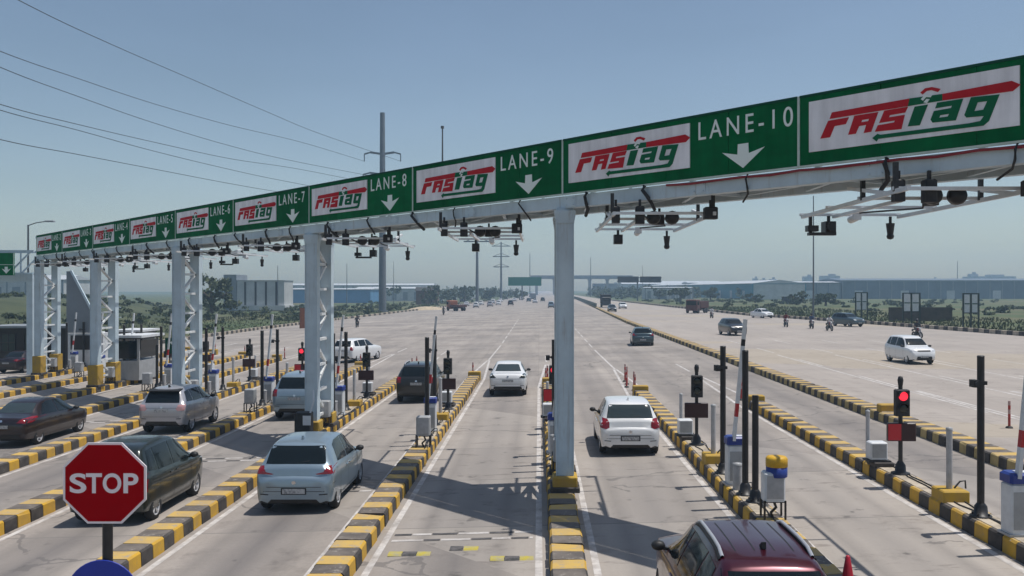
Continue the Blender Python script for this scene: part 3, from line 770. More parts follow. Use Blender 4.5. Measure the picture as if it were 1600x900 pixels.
def p_signal(lit):
    t = thing('traffic_signal', (0, 0, 0), 'x', 'signal')
    b = MB(); b.cyl((0, 0, 0), (0, 0, 2.12), 0.05, 0.05, 10); b.lathe([(0.0, 2.3), (0.05, 2.28), (0.07, 2.2), (0.055, 2.08)], n=10); b.build('post', M['black'], t)
    b = MB(); b.lathe([(0.22, 0), (0.22, 0.03), (0.13, 0.05), (0.12, 0.2), (0.06, 0.3)], n=10); b.build('base_flange', M['black'], t)
    b = MB(); b.bbox((0, -0.08, 1.68), (0.32, 0.2, 0.62), 0.02); hb = b.build('signal_head', M['black_dull'], t)
    for z, on in ((1.84, lit), (1.56, False)):
        b = MB(); b.lathe([(0.0, -0.02), (0.07, -0.015), (0.105, 0.0), (0.11, 0.03)], (0, -0.19, z), 'y', 16); b.build('lamp', M['lamp_red'] if on else M['lamp_off'], hb)
        b = MB()
        n = 12
        for i in range(n):
            a0, a1 = PI * i / n, PI * (i + 1) / n
            b.add([(0.118 * math.cos(a0), -0.18, z + 0.118 * math.sin(a0)), (0.118 * math.cos(a1), -0.18, z + 0.118 * math.sin(a1)), (0.118 * math.cos(a1), -0.27, z + 0.118 * math.sin(a1)), (0.118 * math.cos(a0), -0.27, z + 0.118 * math.sin(a0))], [(0, 1, 2, 3)])
        b.build('visor', M['black_dull'], hb, fix=False)
    b = MB(); b.bbox((-0.02, -0.1, 1.0), (0.66, 0.11, 0.42), 0.015); d = b.build('display', M['led_dark'], t)
    if lit:
        b = MB(); b.box((-0.19, -0.158, 1.0), (0.30, 0.008, 0.38)); b.build('lit_panel', M['led_red'], d)
    return t
def p_barrier(dark=False):
    t = thing('boom_barrier', (0, 0, 0), 'x', 'boom barrier')
    b = MB(); b.bbox((0, 0, 0.46), (0.38, 0.36, 0.92), 0.03); b.box((0.0, -0.183, 0.45), (0.30, 0.006, 0.66), 1); b.box((0, 0, 0.02), (0.46, 0.42, 0.04), 1); b.box((0.1, -0.188, 0.62), (0.06, 0.01, 0.1), 1); b.build('cabinet', [M['cab_white'], M['cab_grey']], t)
    b = MB(); b.bbox((0, 0, 1.02), (0.42, 0.40, 0.18), 0.04); b.box((0.06, -0.05, 1.118), (0.22, 0.18, 0.01), 1); b.build('cap', [M['cab_blue'], M['cab_white']], t)
    arm = MB(); L0 = [0.0, 0.55, 0.85, 1.5, 1.8, 2.15, 2.3, 2.75]; ms = [0, 1, 0, 0, 0, 2, 0]
    lean = R(5.5)
    P = lambda s_: Vector((-0.06 + math.sin(lean) * s_, -0.16, 1.02 + math.cos(lean) * s_))
    for (a, c), m_ in zip(zip(L0, L0[1:]), ms):
        arm.bar(P(a), P(c), 0.07, 0.11, m_)
    arm.build('boom_arm', [M['cab_white'], M['band_red'], M['black_dull']], t)
    return t
def p_stand(wrapped):
    t = thing('camera_cabinet', (0, 0, 0), 'x', 'cabinet')
    b = MB()
    for x in (-0.2, 0.2):
        for y in (-0.15, 0.15): b.bar((x, y, 0), (x, y, 0.36), 0.035)
    b.bar((-0.2, -0.15, 0.34), (0.2, -0.15, 0.34), 0.035); b.bar((-0.2, 0.15, 0.34), (0.2, 0.15, 0.34), 0.035); b.tube([(0, 0, 0.35), (0.06, 0, 0.2), (-0.04, 0, 0.1), (0, 0.02, 0)], 0.03)
    b.build('leg_frame', M['black'], t)
    b = MB(); b.bbox((0, 0, 0.62), (0.40, 0.34, 0.56), 0.03); b.box((0, -0.173, 0.62), (0.32, 0.006, 0.44), 1); b.build('cabinet', [M['cab_grey'] if not wrapped else M['cab_white'], M['post_grey']], t)
    if wrapped:
        b = MB(); b.lathe([(0.20, 0.80), (0.205, 0.82), (0.205, 1.00), (0.19, 1.0)], (0.07, 0, 0), n=18); b.build('blue_band', M['cab_blue'], t)
        b = MB(); b.lathe([(0.195, 0.99), (0.21, 1.0), (0.21, 1.15), (0.18, 1.19), (0.12, 1.2), (0.0, 1.2)], (0.07, 0, 0), n=18); b.build('yellow_cap', M['cab_yellow'], t)
    return t
def p_box():
    t = thing('control_box', (0, 0, 0), 'x', 'box')
    b = MB(); b.bbox((0, 0, 0.27), (0.42, 0.34, 0.42), 0.025); b.box((0, -0.174, 0.27), (0.34, 0.008, 0.32), 1); b.build('housing', [M['cab_white'], M['cab_grey']], t)
    b = MB(); b.box((0, 0, 0.02), (0.56, 0.42, 0.04)); b.build('base', M['black_dull'], t)
    return t
def p_post(h=1.2, r=0.06):
    t = thing('guard_post', (0, 0, 0), 'x', 'post')
    b = MB(); b.cyl((0, 0, 0), (0, 0, h), r, r, 12); b.build('shaft', M['post_grey'], t)
    b = MB(); b.lathe([(r * 1.08, h - 0.02), (r * 1.1, h + 0.03), (0.0, h + 0.05)], n=12); b.build('cap', M['cab_grey'], t)
    if r > 0.055:
        b = MB(); b.tube([(0.1, 0, 0.0), (0.22, 0, 0.14), (0.32, -0.02, 0.16), (0.33, -0.02, 0.0)], 0.018); b.build('cable', M['black_dull'], t)
    return t
def p_delin():
    t = thing('delineator_post', (0, 0, 0), 'x', 'delineator')
    b = MB()
    for i in range(6): b.cyl((0, 0, 0.05 + i * 0.14), (0, 0, 0.19 + i * 0.14), 0.042, 0.042, 8, 1 if i in (3, 5) else 0)
    b.build('post', [M['delin_red'], mat_band], t)
    b = MB(); b.lathe([(0.12, 0), (0.1, 0.05), (0.045, 0.07)], n=10); b.build('base', M['black_dull'], t)
    return t
mat_band = mat('delineator_band', (0.45, 0.30, 0.28), 0.6)
protos = {}
def place(key, maker, loc, label, group, rz=0.0):
    if key in protos: t = copy_tree(protos[key])
    else: t = maker(); protos[key] = t
    t.location = loc; t.rotation_euler = (0, 0, rz); t['label'] = label; t['group'] = group
    return t
for k in range(-2, 9):
    X, g = iX(k), giY(k)
    zt = gz(X) + IH + 0.012
    w = lanes(k)
    lit = k in (-2, 0, 3)
    place('pole_cam', lambda: p_pole(3.05, True), (X - 0.06, g + 5.75, zt), 'tall black pole with a side camera ' + w, 'camera poles', R(random.uniform(-8, 8)))
    if k != -2:
        place('pole', lambda: p_pole(3.1, False), (X - 0.04, g + 3.5, zt), 'tall plain black pole ' + w, 'plain poles')
        if k in (-1, 2, 5): place('pole_short', lambda: p_pole(2.2, False), (X + 0.02, g + 2.85, zt), 'shorter black pole beside the tall plain one ' + w, 'short poles')
        place('stand_w' if k == -1 else 'stand', (lambda: p_stand(True)) if k == -1 else (lambda: p_stand(False)), (X + (0.05 if k < 1 else 0.1), g + 1.55, zt),
              ('white cabinet with yellow top on black legs ' if k == -1 else 'grey box cabinet on thin black legs ') + w, 'cabinets on legs')
        place('little_post', lambda: p_post(0.55, 0.1), (X + (-0.1), g + 4.0, zt), 'short thick pale post by the barrier ' + w, 'short thick posts')
    place('signal_lit' if lit else 'signal', (lambda: p_signal(True)) if lit else (lambda: p_signal(False)), (X, g + 9.7, zt), ('signal post with glowing red lamp and display ' if lit else 'unlit black signal post with dark display ') + w, 'lane signals', R(random.uniform(-4, 4)))
    place('barrier', p_barrier, (X - 0.05, g + 4.5, zt), 'blue capped barrier with raised striped boom ' + w, 'boom barriers', R(random.uniform(-3, 3)))
    place('box', p_box, (X - 0.16, g + 10.75, zt + 0.1), 'low pale control box behind the signal ' + w, 'control boxes')
    place('post', lambda: p_post(1.22, 0.062), (X - 0.02, g + 7.15, zt + 0.225), 'round grey post on a yellow plinth ' + w, 'posts on plinths')
    place('post_thin', lambda: p_post(1.25, 0.05), (X - 0.2, g + 11.25, zt), 'slim grey post behind the control box ' + w, 'slim posts')
    nd = {-1: 5, -2: 2, 1: 1, 0: 2}.get(k, 2)
    for i in range(nd):
        place('delin', p_delin, (X - 0.15 + 0.12 * math.sin(i * 2.2), g + 24.7 + i * 1.35, gz(X) + 0.004), ('red flexible posts past the end of the kerb island ' if nd > 1 else 'single red flexible post past the kerb island ') + lanes(k), 'red posts past the island ' + lanes(k))
for i, (x, y) in enumerate(((1577, 669),)):
    place('delin', p_delin, at(x, y), 'lone red flexible post on the far carriageway behind the blue capped barrier', 'red posts on the far carriageway')

# STOP sign ---------------------------------------------------------
sx, sy = -3.92, 8.1
t = thing('stop_sign', (sx, sy, gz(sx) + IH - 0.02), 'red octagon sign with white border on a thin dark post', 'road sign')
zc = 3.10 - (gz(sx) + IH - 0.02)
b = MB(); b.cyl((0, 0.045, 0), (0, 0.045, zc + 0.3), 0.045, 0.045, 12); b.build('post', M['black'], t)
a8 = [(0.375 / math.cos(PI / 8) * math.cos(PI / 8 + i * PI / 4), 0.365 / math.cos(PI / 8) * math.sin(PI / 8 + i * PI / 4)) for i in range(8)]
b = MB(); b.prism(a8, 0, 0.012, f=lambda x, y, z: (x, -z, y + zc)); face = b.build('border_plate', M['sign_white'], t)
b = MB(); b.prism([(x * 0.945, y * 0.945) for x, y in a8], 0.0122, 0.0145, f=lambda x, y, z: (x, -z, y + zc)); b.build('red_face', M['stop_red'], t)
lt = bmesh.new()
for ch, xa, xb in (('S', -.313, -.163), ('T', -.166, -.022), ('O', -.014, .152), ('P', .172, .306)):
    tm = text_mesh(ch, 0.25, 0.001, 0.006); fit(tm, xa, xb, -0.09, 0.09, 0.0165); lt.from_mesh(tm)
tm = bpy.data.meshes.new('lettering'); lt.to_mesh(tm); lt.free(); tm.materials.append(M['sign_white'])
tx = link('lettering', tm, t); tx.location = (0.0, 0, zc); tx.rotation_euler = (PI / 2, 0, 0)
t = thing('blue_disc_sign', (sx - 0.01, sy - 0.02, 2.08), 'round blue disc fixed to the post below the red octagon', 'road sign')
b = MB(); b.lathe([(0.0, 0.0), (0.33, 0.0), (0.335, 0.006), (0.33, 0.012), (0.0, 0.012)], (0, -0.02, 0), 'y', 40, smooth=False); b.build('disc', M['sign_blue'], t)
b = MB(); b.bar((0, 0.0, -0.2), (0, 0.0, 0.2), 0.06, 0.02); b.build('clamp', M['steel_grey'], t)

# traffic cone beside the maroon car
def cone(loc, lab, lean=0.0):
    t = thing('traffic_cone', loc, lab, 'traffic cone')
    b = MB(); b.lathe([(0.155, 0.03), (0.10, 0.3), (0.055, 0.58), (0.03, 0.72), (0.018, 0.735), (0, 0.735)], n=20); b.build('cone_body', M['cone_red'], t)
    b = MB(); b.bbox((0, 0, 0.02), (0.40, 0.40, 0.04), 0.01); b.build('base', M['cone_red'], t)
    return t
cone((iX(-1) - 0.19, 12.5, gz(4.5) + IH), 'red cone tip sticking up beside the maroon car')
# ------------------------------------------------------------------ vehicles
def pchip(xs, ys, x):
    n = len(xs)
    h = [xs[i + 1] - xs[i] for i in range(n - 1)]; d = [(ys[i + 1] - ys[i]) / h[i] for i in range(n - 1)]
    m = [0] * n; m[0] = d[0]; m[-1] = d[-1]
    for i in range(1, n - 1):
        if d[i - 1] * d[i] > 0:
            w1 = 2 * h[i] + h[i - 1]; w2 = h[i] + 2 * h[i - 1]
            m[i] = (w1 + w2) / (w1 / d[i - 1] + w2 / d[i])
    for i in range(n - 1):
        if x <= xs[i + 1] or i == n - 2:
            t = (x - xs[i]) / h[i]; t = max(0, min(1, t))
            return ((2 * t ** 3 - 3 * t ** 2 + 1) * ys[i] + (t ** 3 - 2 * t ** 2 + t) * h[i] * m[i] + (-2 * t ** 3 + 3 * t ** 2) * ys[i + 1] + (t ** 3 - t ** 2) * h[i] * m[i + 1])
# stations: y, bottom, half width, belt, top, half width of top
BODY = {
 'hatch': dict(L=3.95, W=1.745, H=1.50, st=[(0, .34, .64, .64, .73, .58), (.02, .255, .745, .69, .775, .67), (.065, .23, .81, .73, .805, .73), (.10, .22, .84, .89, .985, .72), (.18, .215, .855, .955, 1.05, .69), (.42, .21, .865, .965, 1.385, .625), (.54, .205, .868, .96, 1.452, .612), (1.2, .2, .872, .945, 1.50, .62), (1.9, .2, .872, .925, 1.485, .62), (2.3, .2, .872, .915, 1.40, .61), (2.62, .2, .87, .905, 1.22, .63), (2.98, .21, .868, .90, 1.00, .69), (3.3, .22, .86, .88, .955, .67), (3.62, .23, .82, .80, .87, .60), (3.85, .26, .72, .66, .73, .52), (3.95, .36, .58, .55, .60, .44)],
   ra=.66, fa=3.18, r=.325, rw=[(-.665, 1.055), (.665, 1.055), (.655, 1.12), (.60, 1.385), (.56, 1.405), (-.56, 1.405), (-.60, 1.385), (-.655, 1.12)], ws=[(-.66, 1.03), (.66, 1.03), (.55, 1.38), (-.55, 1.38)],
   sw=[[(1.66, .985), (2.80, .955), (2.32, 1.345), (2.06, 1.43), (1.66, 1.445)], [(.72, 1.03), (1.60, .99), (1.60, 1.445), (1.1, 1.44), (.84, 1.37)]], tl='wedge', doors=(1.63, 2.72, .80)),
 'sedan': dict(L=4.2, W=1.735, H=1.49, st=[(0, .42, .66, .72, .78, .58), (.04, .32, .77, .88, .95, .66), (.14, .25, .82, .94, 1.02, .70), (.5, .22, .85, .95, 1.05, .70), (.72, .21, .862, .95, 1.09, .665), (1.0, .2, .866, .95, 1.27, .60), (1.32, .2, .867, .95, 1.43, .56), (1.7, .2, .867, .945, 1.49, .565), (2.2, .2, .867, .935, 1.48, .57), (2.6, .2, .867, .92, 1.38, .57), (2.95, .2, .865, .91, 1.19, .61), (3.25, .21, .862, .90, 1.00, .68), (3.6, .22, .855, .87, .95, .67), (3.9, .23, .81, .79, .86, .60), (4.1, .26, .72, .66, .73, .52), (4.2, .36, .58, .55, .60, .44)],
   ra=.82, fa=3.42, r=.305, rw=[(-.60, 1.10), (.60, 1.10), (.56, 1.2), (.50, 1.37), (.42, 1.39), (-.42, 1.39), (-.50, 1.37), (-.56, 1.2)], ws=[(-.66, 1.03), (.66, 1.03), (.52, 1.37), (-.52, 1.37)],
   sw=[[(2.02, .985), (3.08, .955), (2.62, 1.32), (2.4, 1.40), (2.02, 1.42)], [(1.02, 1.02), (1.96, .99), (1.96, 1.42), (1.62, 1.41), (1.36, 1.34)]], tl='sedan', doors=(1.99, 3.02, 1.05)),
 'suv': dict(L=4.3, W=1.80, H=1.66, st=[(0, .48, .70, .80, .86, .62), (.03, .38, .80, 1.0, 1.06, .68), (.10, .32, .86, 1.08, 1.15, .68), (.22, .29, .88, 1.09, 1.38, .64), (.36, .27, .888, 1.09, 1.56, .615), (.55, .26, .892, 1.085, 1.62, .61), (1.2, .25, .897, 1.08, 1.66, .62), (2.1, .25, .898, 1.07, 1.645, .62), (2.5, .25, .897, 1.06, 1.54, .61), (2.8, .26, .895, 1.055, 1.36, .63), (3.12, .27, .893, 1.05, 1.15, .71), (3.6, .28, .88, 1.02, 1.09, .70), (3.98, .3, .84, .94, 1.0, .64), (4.2, .33, .76, .76, .82, .56), (4.3, .42, .62, .62, .68, .48)],
   ra=.78, fa=3.45, r=.345, rw=[(-.64, 1.15), (.64, 1.15), (.625, 1.3), (.57, 1.535), (-.57, 1.535), (-.625, 1.3)], ws=[(-.70, 1.19), (.70, 1.19), (.56, 1.52), (-.56, 1.52)],
   sw=[[(1.95, 1.13), (2.98, 1.10), (2.56, 1.43), (2.34, 1.54), (1.95, 1.56)], [(1.02, 1.14), (1.89, 1.13), (1.89, 1.565), (1.02, 1.56)], [(.40, 1.17), (.96, 1.15), (.96, 1.555), (.56, 1.51)]], tl='suv', doors=(1.92, 2.9, .99)),
 'van': dict(L=3.7, W=1.64, H=1.66, st=[(0, .42, .66, .8, .86, .60), (.03, .32, .74, .95, 1.02, .64), (.09, .26, .79, 1.02, 1.12, .63), (.2, .24, .805, 1.03, 1.40, .605), (.34, .23, .812, 1.03, 1.58, .585), (.6, .22, .816, 1.02, 1.645, .58), (1.3, .21, .818, 1.01, 1.665, .585), (1.9, .21, .818, 1.0, 1.64, .585), (2.25, .21, .818, .99, 1.53, .58), (2.55, .21, .816, .985, 1.34, .60), (2.85, .22, .814, .98, 1.10, .66), (3.2, .23, .80, .95, 1.03, .65), (3.5, .25, .76, .86, .93, .58), (3.64, .28, .68, .70, .78, .52), (3.7, .36, .56, .56, .62, .44)],
   ra=.62, fa=2.98, r=.295, rw=[(-.57, 1.08), (.57, 1.08), (.5, 1.50), (-.5, 1.50)], ws=[(-.64, 1.13), (.64, 1.13), (.53, 1.51), (-.53, 1.51)],
   sw=[[(1.62, 1.05), (2.72, 1.03), (2.3, 1.42), (2.08, 1.54), (1.62, 1.56)], [(.80, 1.07), (1.56, 1.05), (1.56, 1.56), (.80, 1.55)], [(.32, 1.12), (.74, 1.08), (.74, 1.54), (.48, 1.52)]], tl='tall', doors=(1.59, 2.62, .77)),
}
TAIL = {'wedge': [[(.46, .86), (.50, .845), (.85, .86), (.86, 1.0), (.70, 1.02), (.64, .90)]],
        'round': [[(.60, .80), (.70, .76), (.85, .80), (.87, .98), (.80, 1.06), (.66, 1.04), (.60, .94)]],
        'sedan': [[(.52, .86), (.84, .84), (.86, .98), (.70, 1.01), (.62, .95)]],
        'suv': [[(.66, .88), (.86, .88), (.87, 1.10), (.80, 1.14), (.66, 1.12)]],
        'blob': [[(.54, .92), (.62, .86), (.84, .88), (.87, 1.0), (.84, 1.10), (.62, 1.08)]],
        'tall': [[(.66, .70), (.8, .7), (.8, 1.1), (.70, 1.12)]]}
def decal(bvh, poly, axis, sign, off, cell=0.07, depth=6.0):
    """cut-to-shape panel laid on the body: grid-cut polygon thrown on to the body surface"""
    bm = bmesh.new()
    vs = [bm.verts.new((p[0], p[1], 0)) for p in poly]
    bm.faces.new(vs)
    for ax in (0, 1):
        lo = min(p[ax] for p in poly); hi = max(p[ax] for p in poly)
        n = int((hi - lo) / cell)
        for i in range(1, n + 1):
            co = [0, 0, 0]; no = [0, 0, 0]; co[ax] = lo + (hi - lo) * i / (n + 1); no[ax] = 1
            bmesh.ops.bisect_plane(bm, geom=bm.verts[:] + bm.edges[:] + bm.faces[:], plane_co=co, plane_no=no)
    bad = []
    for v in bm.verts:
        a, b_ = v.co.x, v.co.y
        if axis == 'x': o, d = Vector((sign * depth, a, b_)), Vector((-sign, 0, 0))
        elif axis == 'y': o, d = Vector((a, sign * depth, b_)), Vector((0, -sign, 0))
        else: o, d = Vector((a, b_, depth)), Vector((0, 0, -1))
        loc, nor, idx, dist = bvh.ray_cast(o, d)
        if loc is None: bad.append(v); continue
        if nor.dot(d) > 0: nor = -nor
        v.co = loc + nor * off
    if bad: bmesh.ops.delete(bm, geom=bad, context='VERTS')
    if not bm.faces: bm.free(); return None
    vv = [v.co.copy() for v in bm.verts]; bm.verts.index_update()
    ff = [[v.index for v in f.verts] for f in bm.faces]
    bm.free()
    return vv, ff
NRM = {'x': 0, 'y': 1, 'z': 2}
def wheel(parent, loc, r, side, w=0.19):
    b = MB(); b.lathe([(r * .62, -w / 2), (r * .9, -w / 2), (r * .98, -w / 2 + .03), (r, -w / 4), (r, w / 4), (r * .98, w / 2 - .03), (r * .9, w / 2), (r * .62, w / 2)], n=28, axis='x')
    root = link('wheel', None, parent); root.location = loc
    b.build('tyre', M['tyre'], root)
    s = side; q = MB()
    q.lathe([(0.0, s * w * .30), (r * .14, s * w * .33), (r * .18, s * w * .24)], n=14, axis='x')
    q.lathe([(r * .56, s * w * .1), (r * .60, s * w * .46), (r * .66, s * w * .48)], n=28, axis='x')
    for i in range(5):
        a = i * 2 * PI / 5 + 0.3
        for da in (-.13, .13):
            q.bar((s * w * .28, r * .12 * math.cos(a), r * .12 * math.sin(a)), (s * w * .36, r * .6 * math.cos(a + da), r * .6 * math.sin(a + da)), r * .11, 0.025)
    q.lathe([(0.0, s * w * .02), (r * .6, s * w * .02)], n=20, axis='x', mi=1)
    q.build('rim', [M['rim'], M['trim']], root)
def make_car(kind, pm, label, cat, loc, rz=0.0, L=None, W=None, Hh=None, tail=None, rails=False, tm='tail_red', glass='glass', group='vehicles at the toll plaza', detail=True, wiper=True, spoiler=False, ribs=False, two_tone=None, roofw=1.0):
    B = BODY[kind]
    sy = (L or B['L']) / B['L']; sx = (W or B['W']) / B['W']; sz = (Hh or B['H']) / B['H']
    Lc = B['L'] * sy
    ST = [(y * sy, zb, w * sx, be * sz, tp * sz, wt * sx * (roofw if tp > 1.3 else 1)) for y, zb, w, be, tp, wt in B['st']]
    cols = list(zip(*ST))
    def S(y): return [pchip(cols[0], cols[j], y) for j in range(1, 6)]
    yss = sorted(set([c for c in cols[0]] + [i * Lc / 44 for i in range(45)]))
    vs = []; NP = 0
    def section(y):
        zb, w, be, tp, wt = S(y)
        zm = zb + 0.24 if be - zb > .4 else (zb + be) / 2
        tt = max(tp - 0.055, be + (tp - be) * .55)
        h = [(0, zb), (.78 * w, zb), (.955 * w, zb + .05), (.99 * w, zm), (w, zm * .4 + be * .6 - .02), (.993 * w, be - .05 if be - .05 > zm else be * .7 + zm * .3), (.965 * w, be)]
        x0, z0 = .965 * w, be
        for t_ in (.33, .66): h.append((x0 + (wt - x0) * t_ + .018 * math.sin(t_ * PI) * (tp - be > .2), z0 + (tt - z0) * t_))
        h += [(wt, tt), (wt - .035, tp - .026 if tp - .026 > tt else (tt + tp) / 2), (wt - .11, tp - .008), (wt * .45, tp + .004), (0, tp + .010)]
        return h
    rings = []
    for y in yss:
        h = section(y)
        rings.append([(x, y - Lc / 2, z) for x, z in h] + [(-x, y - Lc / 2, z) for x, z in h[-2:0:-1]])
    n = len(rings[0])
    vs = [p for r_ in rings for p in r_]
    fs = [(i * n + k, i * n + (k + 1) % n, (i + 1) * n + (k + 1) % n, (i + 1) * n + k) for i in range(len(rings) - 1) for k in range(n)]
    fs += [list(range(n))[::-1], [(len(rings) - 1) * n + k for k in range(n)]]
    b = MB(); b.add(vs, fs, 0, True)
    root = thing('car' if kind != 'suv' else 'car', loc, label, cat, group, rz)
    body = b.build('body', [pm, M['trim']], root)
    bvh = BVHTree.FromPolygons([Vector(v) for v in vs], fs)
    r = B['r'] * (sz if kind != 'hatch' else 1)
    axles = [(B['ra'] * sy - Lc / 2), (B['fa'] * sy - Lc / 2)]
    Wh = (W or B['W']) / 2
    # wheel openings
    c = MB()
    for ya in axles:
        for s in (-1, 1): c.cyl((s * (Wh - .30), ya, r + .015), (s * (Wh + .3), ya, r + .015), r + .055, n=28)
    cut = c.build('cutter', M['trim'])
    md = body.modifiers.new('b', 'BOOLEAN'); md.operation = 'DIFFERENCE'; md.solver = 'EXACT'; md.object = cut
    dg = bpy.context.evaluated_depsgraph_get(); dg.update()
    me = bpy.data.meshes.new_from_object(body.evaluated_get(dg))
    body.modifiers.clear(); old = body.data; body.data = me; me.name = 'body'
    cm = cut.data; bpy.data.objects.remove(cut); bpy.data.meshes.remove(cm); bpy.data.meshes.remove(old)
    me.materials.clear(); me.materials.append(pm); me.materials.append(M['trim'])
    if two_tone: me.materials.append(two_tone)
    for p in me.polygons:
        cx, cy, cz = p.center
        inn = any((cy - ya) ** 2 + (cz - r - .015) ** 2 < (r + .058) ** 2 for ya in axles) and (abs(cx) < Wh - .29 or abs(p.normal.x) < .35) and cz < 2 * r + .1
        p.material_index = 1 if inn or cz < S(cy + Lc / 2)[0] + .03 else 0
        if two_tone and cz > 1.40 * sz and p.normal.z > .5: p.material_index = 2
        p.use_smooth = True
    me.set_sharp_from_angle(angle=R(38))
    for ya in axles:
        for s in (-1, 1): wheel(root, (s * (Wh - .115), ya, r), r, s)
    def put(name, polys, axis, sign, m, off=.006, cell=.07, parent=root):
        mb = MB()
        for p in polys:
            q = decal(bvh, p, axis, sign, off, cell)
            if q: mb.add(q[0], q[1], 0, True)
        if mb.v:
            o = mb.build(name, m, parent)
            ax = NRM[axis]                                       # faces outward
            for pl in list(o.data.polygons)[:1]:
                if pl.normal[ax] * sign < 0: o.data.flip_normals()
            return o
    yz = lambda p: [(y * sy - Lc / 2, z * sz) for y, z in p]
    xz = lambda p: [(x * sx, z * sz) for x, z in p]
    put('rear_window', [xz(B['rw'])], 'y', -1, M[glass])
    put('windshield', [xz(B['ws'])], 'y', 1, M['glass'])
    for w_ in B['sw']:
        for s in (-1, 1): put('side_window', [yz(w_)], 'x', s, M['glass'])
    for tp_ in TAIL[tail or B['tl']]:
        for s in (-1, 1): put('taillight', [[(s * x * sx, z * sz) for x, z in tp_]], 'y', -1, M[tm], .008, .04)
    hb = 0.80 * sz if kind in ('suv', 'van') else 0.70
    for s in (-1, 1): put('headlight', [[(s * .44 * sx, hb - .02), (s * .72 * sx, hb), (s * .80 * sx, hb + .10), (s * .52 * sx, hb + .08)]], 'y', 1, M['head_clear'], .008, .04)
    put('grille', [[(-.40, hb - .02), (.40, hb - .02), (.42, hb + .07), (-.42, hb + .07)], [(-.5, .36), (.5, .36), (.44, .5), (-.44, .5)]], 'y', 1, M['trim'], .006)
    zp = .52 if kind != 'sedan' else .72
    if kind == 'suv': zp = .86
    if kind == 'hatch': put('plate_surround', [[(-.28, zp - .075), (.28, zp - .075), (.28, zp + .075), (-.28, zp + .075)]], 'y', -1, M['trim'], .006)
    put('number_plate', [[(-.25, zp - .055), (.25, zp - .055), (.25, zp + .055), (-.25, zp + .055)]], 'y', -1, M['plate'], .012)
    put('number_plate', [[(-.25, .43), (.25, .43), (.25, .53), (-.25, .53)]], 'y', 1, M['plate'], .016)
    bz = ST[1][1] + .02
    if kind == 'sedan' or kind == 'van': put('rear_skirt', [[(-.66 * sx, bz), (.66 * sx, bz), (.62 * sx, bz + .13), (-.62 * sx, bz + .13)]], 'y', -1, M['trim'], .006)
    if not detail: return root
    put('tailgate_seam', [[(-.60 * sx, zp + .085), (.60 * sx, zp + .085), (.60 * sx, zp + .096), (-.60 * sx, zp + .096)], [(-.68 * sx, bz + .235), (.68 * sx, bz + .235), (.68 * sx, bz + .245), (-.68 * sx, bz + .245)]], 'y', -1, M['trim'], .004, .1)
    ez = zp + .19 if kind != 'suv' else zp + .12
    put('emblem', [[(.05 * math.cos(a), ez + .04 * math.sin(a)) for a in [i * PI / 5 for i in range(10)]]], 'y', -1, M['chrome'], .01, .05)
    for s in (-1, 1):
        put('reflector', [[(s * .56 * sx, bz + .16), (s * .74 * sx, bz + .17), (s * .74 * sx, bz + .19), (s * .56 * sx, bz + .18)]], 'y', -1, M['trim'], .009)
        d0, d1, d2 = [y * sy - Lc / 2 for y in B['doors']]
        zb_, be = S(B['doors'][0] * sy)[0], S(B['doors'][0] * sy)[2]
        seam = []
        for yy in (d0, d1 - .02, d2 + .02):
            seam.append([(yy - .005, zb_ + .12), (yy + .005, zb_ + .12), (yy + .005, be), (yy - .005, be)])
        seam.append([(d2 + .02, zb_ + .12), (d1 - .02, zb_ + .12), (d1 - .02, zb_ + .13), (d2 + .02, zb_ + .13)])
        put('door_seam', seam, 'x', s, M['trim'], .003, .15)
        put('sill_trim', [[(axles[0] + r + .1, zb_ + .02), (axles[1] - r - .1, zb_ + .02), (axles[1] - r - .1, zb_ + .10), (axles[0] + r + .1, zb_ + .10)]], 'x', s, M['trim'], .005, .2)
        for yy in (d0 + .18, d1 - .16 - (d1 - d0) * .0) if False else (d0 - .17, d1 - (d1 - d0) + (d1 - d0) * .16):
            loc_, nor, _, _ = bvh.ray_cast(Vector((s * 4, yy, be - .10)), Vector((-s, 0, 0)))
            if loc_:
                q = MB(); q.bbox((loc_.x + s * .012, loc_.y, loc_.z), (.03, .17, .03), .008); q.build('door_handle', pm, root)
        my = B['sw'][0][1][0] * sy - Lc / 2 - .12; mz = S(B['sw'][0][1][0] * sy)[2] + .06
        q = MB()
        q.lathe([(0, -.085), (.06, -.075), (.085, -.02), (.085, .05), (.06, .085), (0, .095)], (0, 0, 0), 'y', 12)
        q.v = [(x * 1.15 + s * (Wh + .06), y * .8 + my, z * .8 + mz + .03) for x, y, z in q.v]
        q.bar((s * (Wh - .09), my, mz - .02), (s * (Wh + .04), my, mz + .01), .06, .04)
        q.build('mirror', M['trim'], root)
    for s in (-1, 1):
        fz = S(.5 * sy)[2] - .16
        if s > 0: put('fuel_flap', [[(.52 * sy - Lc / 2 + .07 * math.cos(a) , fz + .065 * math.sin(a)) for a in [i * PI / 8 for i in range(16)]], ][:0] or [[(.45 * sy - Lc / 2, fz), (.46 * sy - Lc / 2, fz), (.46 * sy - Lc / 2, fz + .12), (.45 * sy - Lc / 2, fz + .12)], [(.45 * sy - Lc / 2, fz + .12), (.60 * sy - Lc / 2, fz + .12), (.60 * sy - Lc / 2, fz + .127), (.45 * sy - Lc / 2, fz + .127)]], 'x', s, M['trim'], .003, .1)
        put('bumper_seam', [[(.02 - Lc / 2 + .1, bz + .40), (.10 - Lc / 2 + .24, bz + .40), (.10 - Lc / 2 + .24, bz + .407), (.02 - Lc / 2 + .1, bz + .407)]], 'x', s, M['trim'], .003, .08)
    if wiper:
        put('wiper', [[(-.02, B['rw'][0][1] * sz + .01), (.02, B['rw'][0][1] * sz + .02), (.30, B['rw'][0][1] * sz + .05), (.30, B['rw'][0][1] * sz + .065)]], 'y', -1, M['trim'], .014)
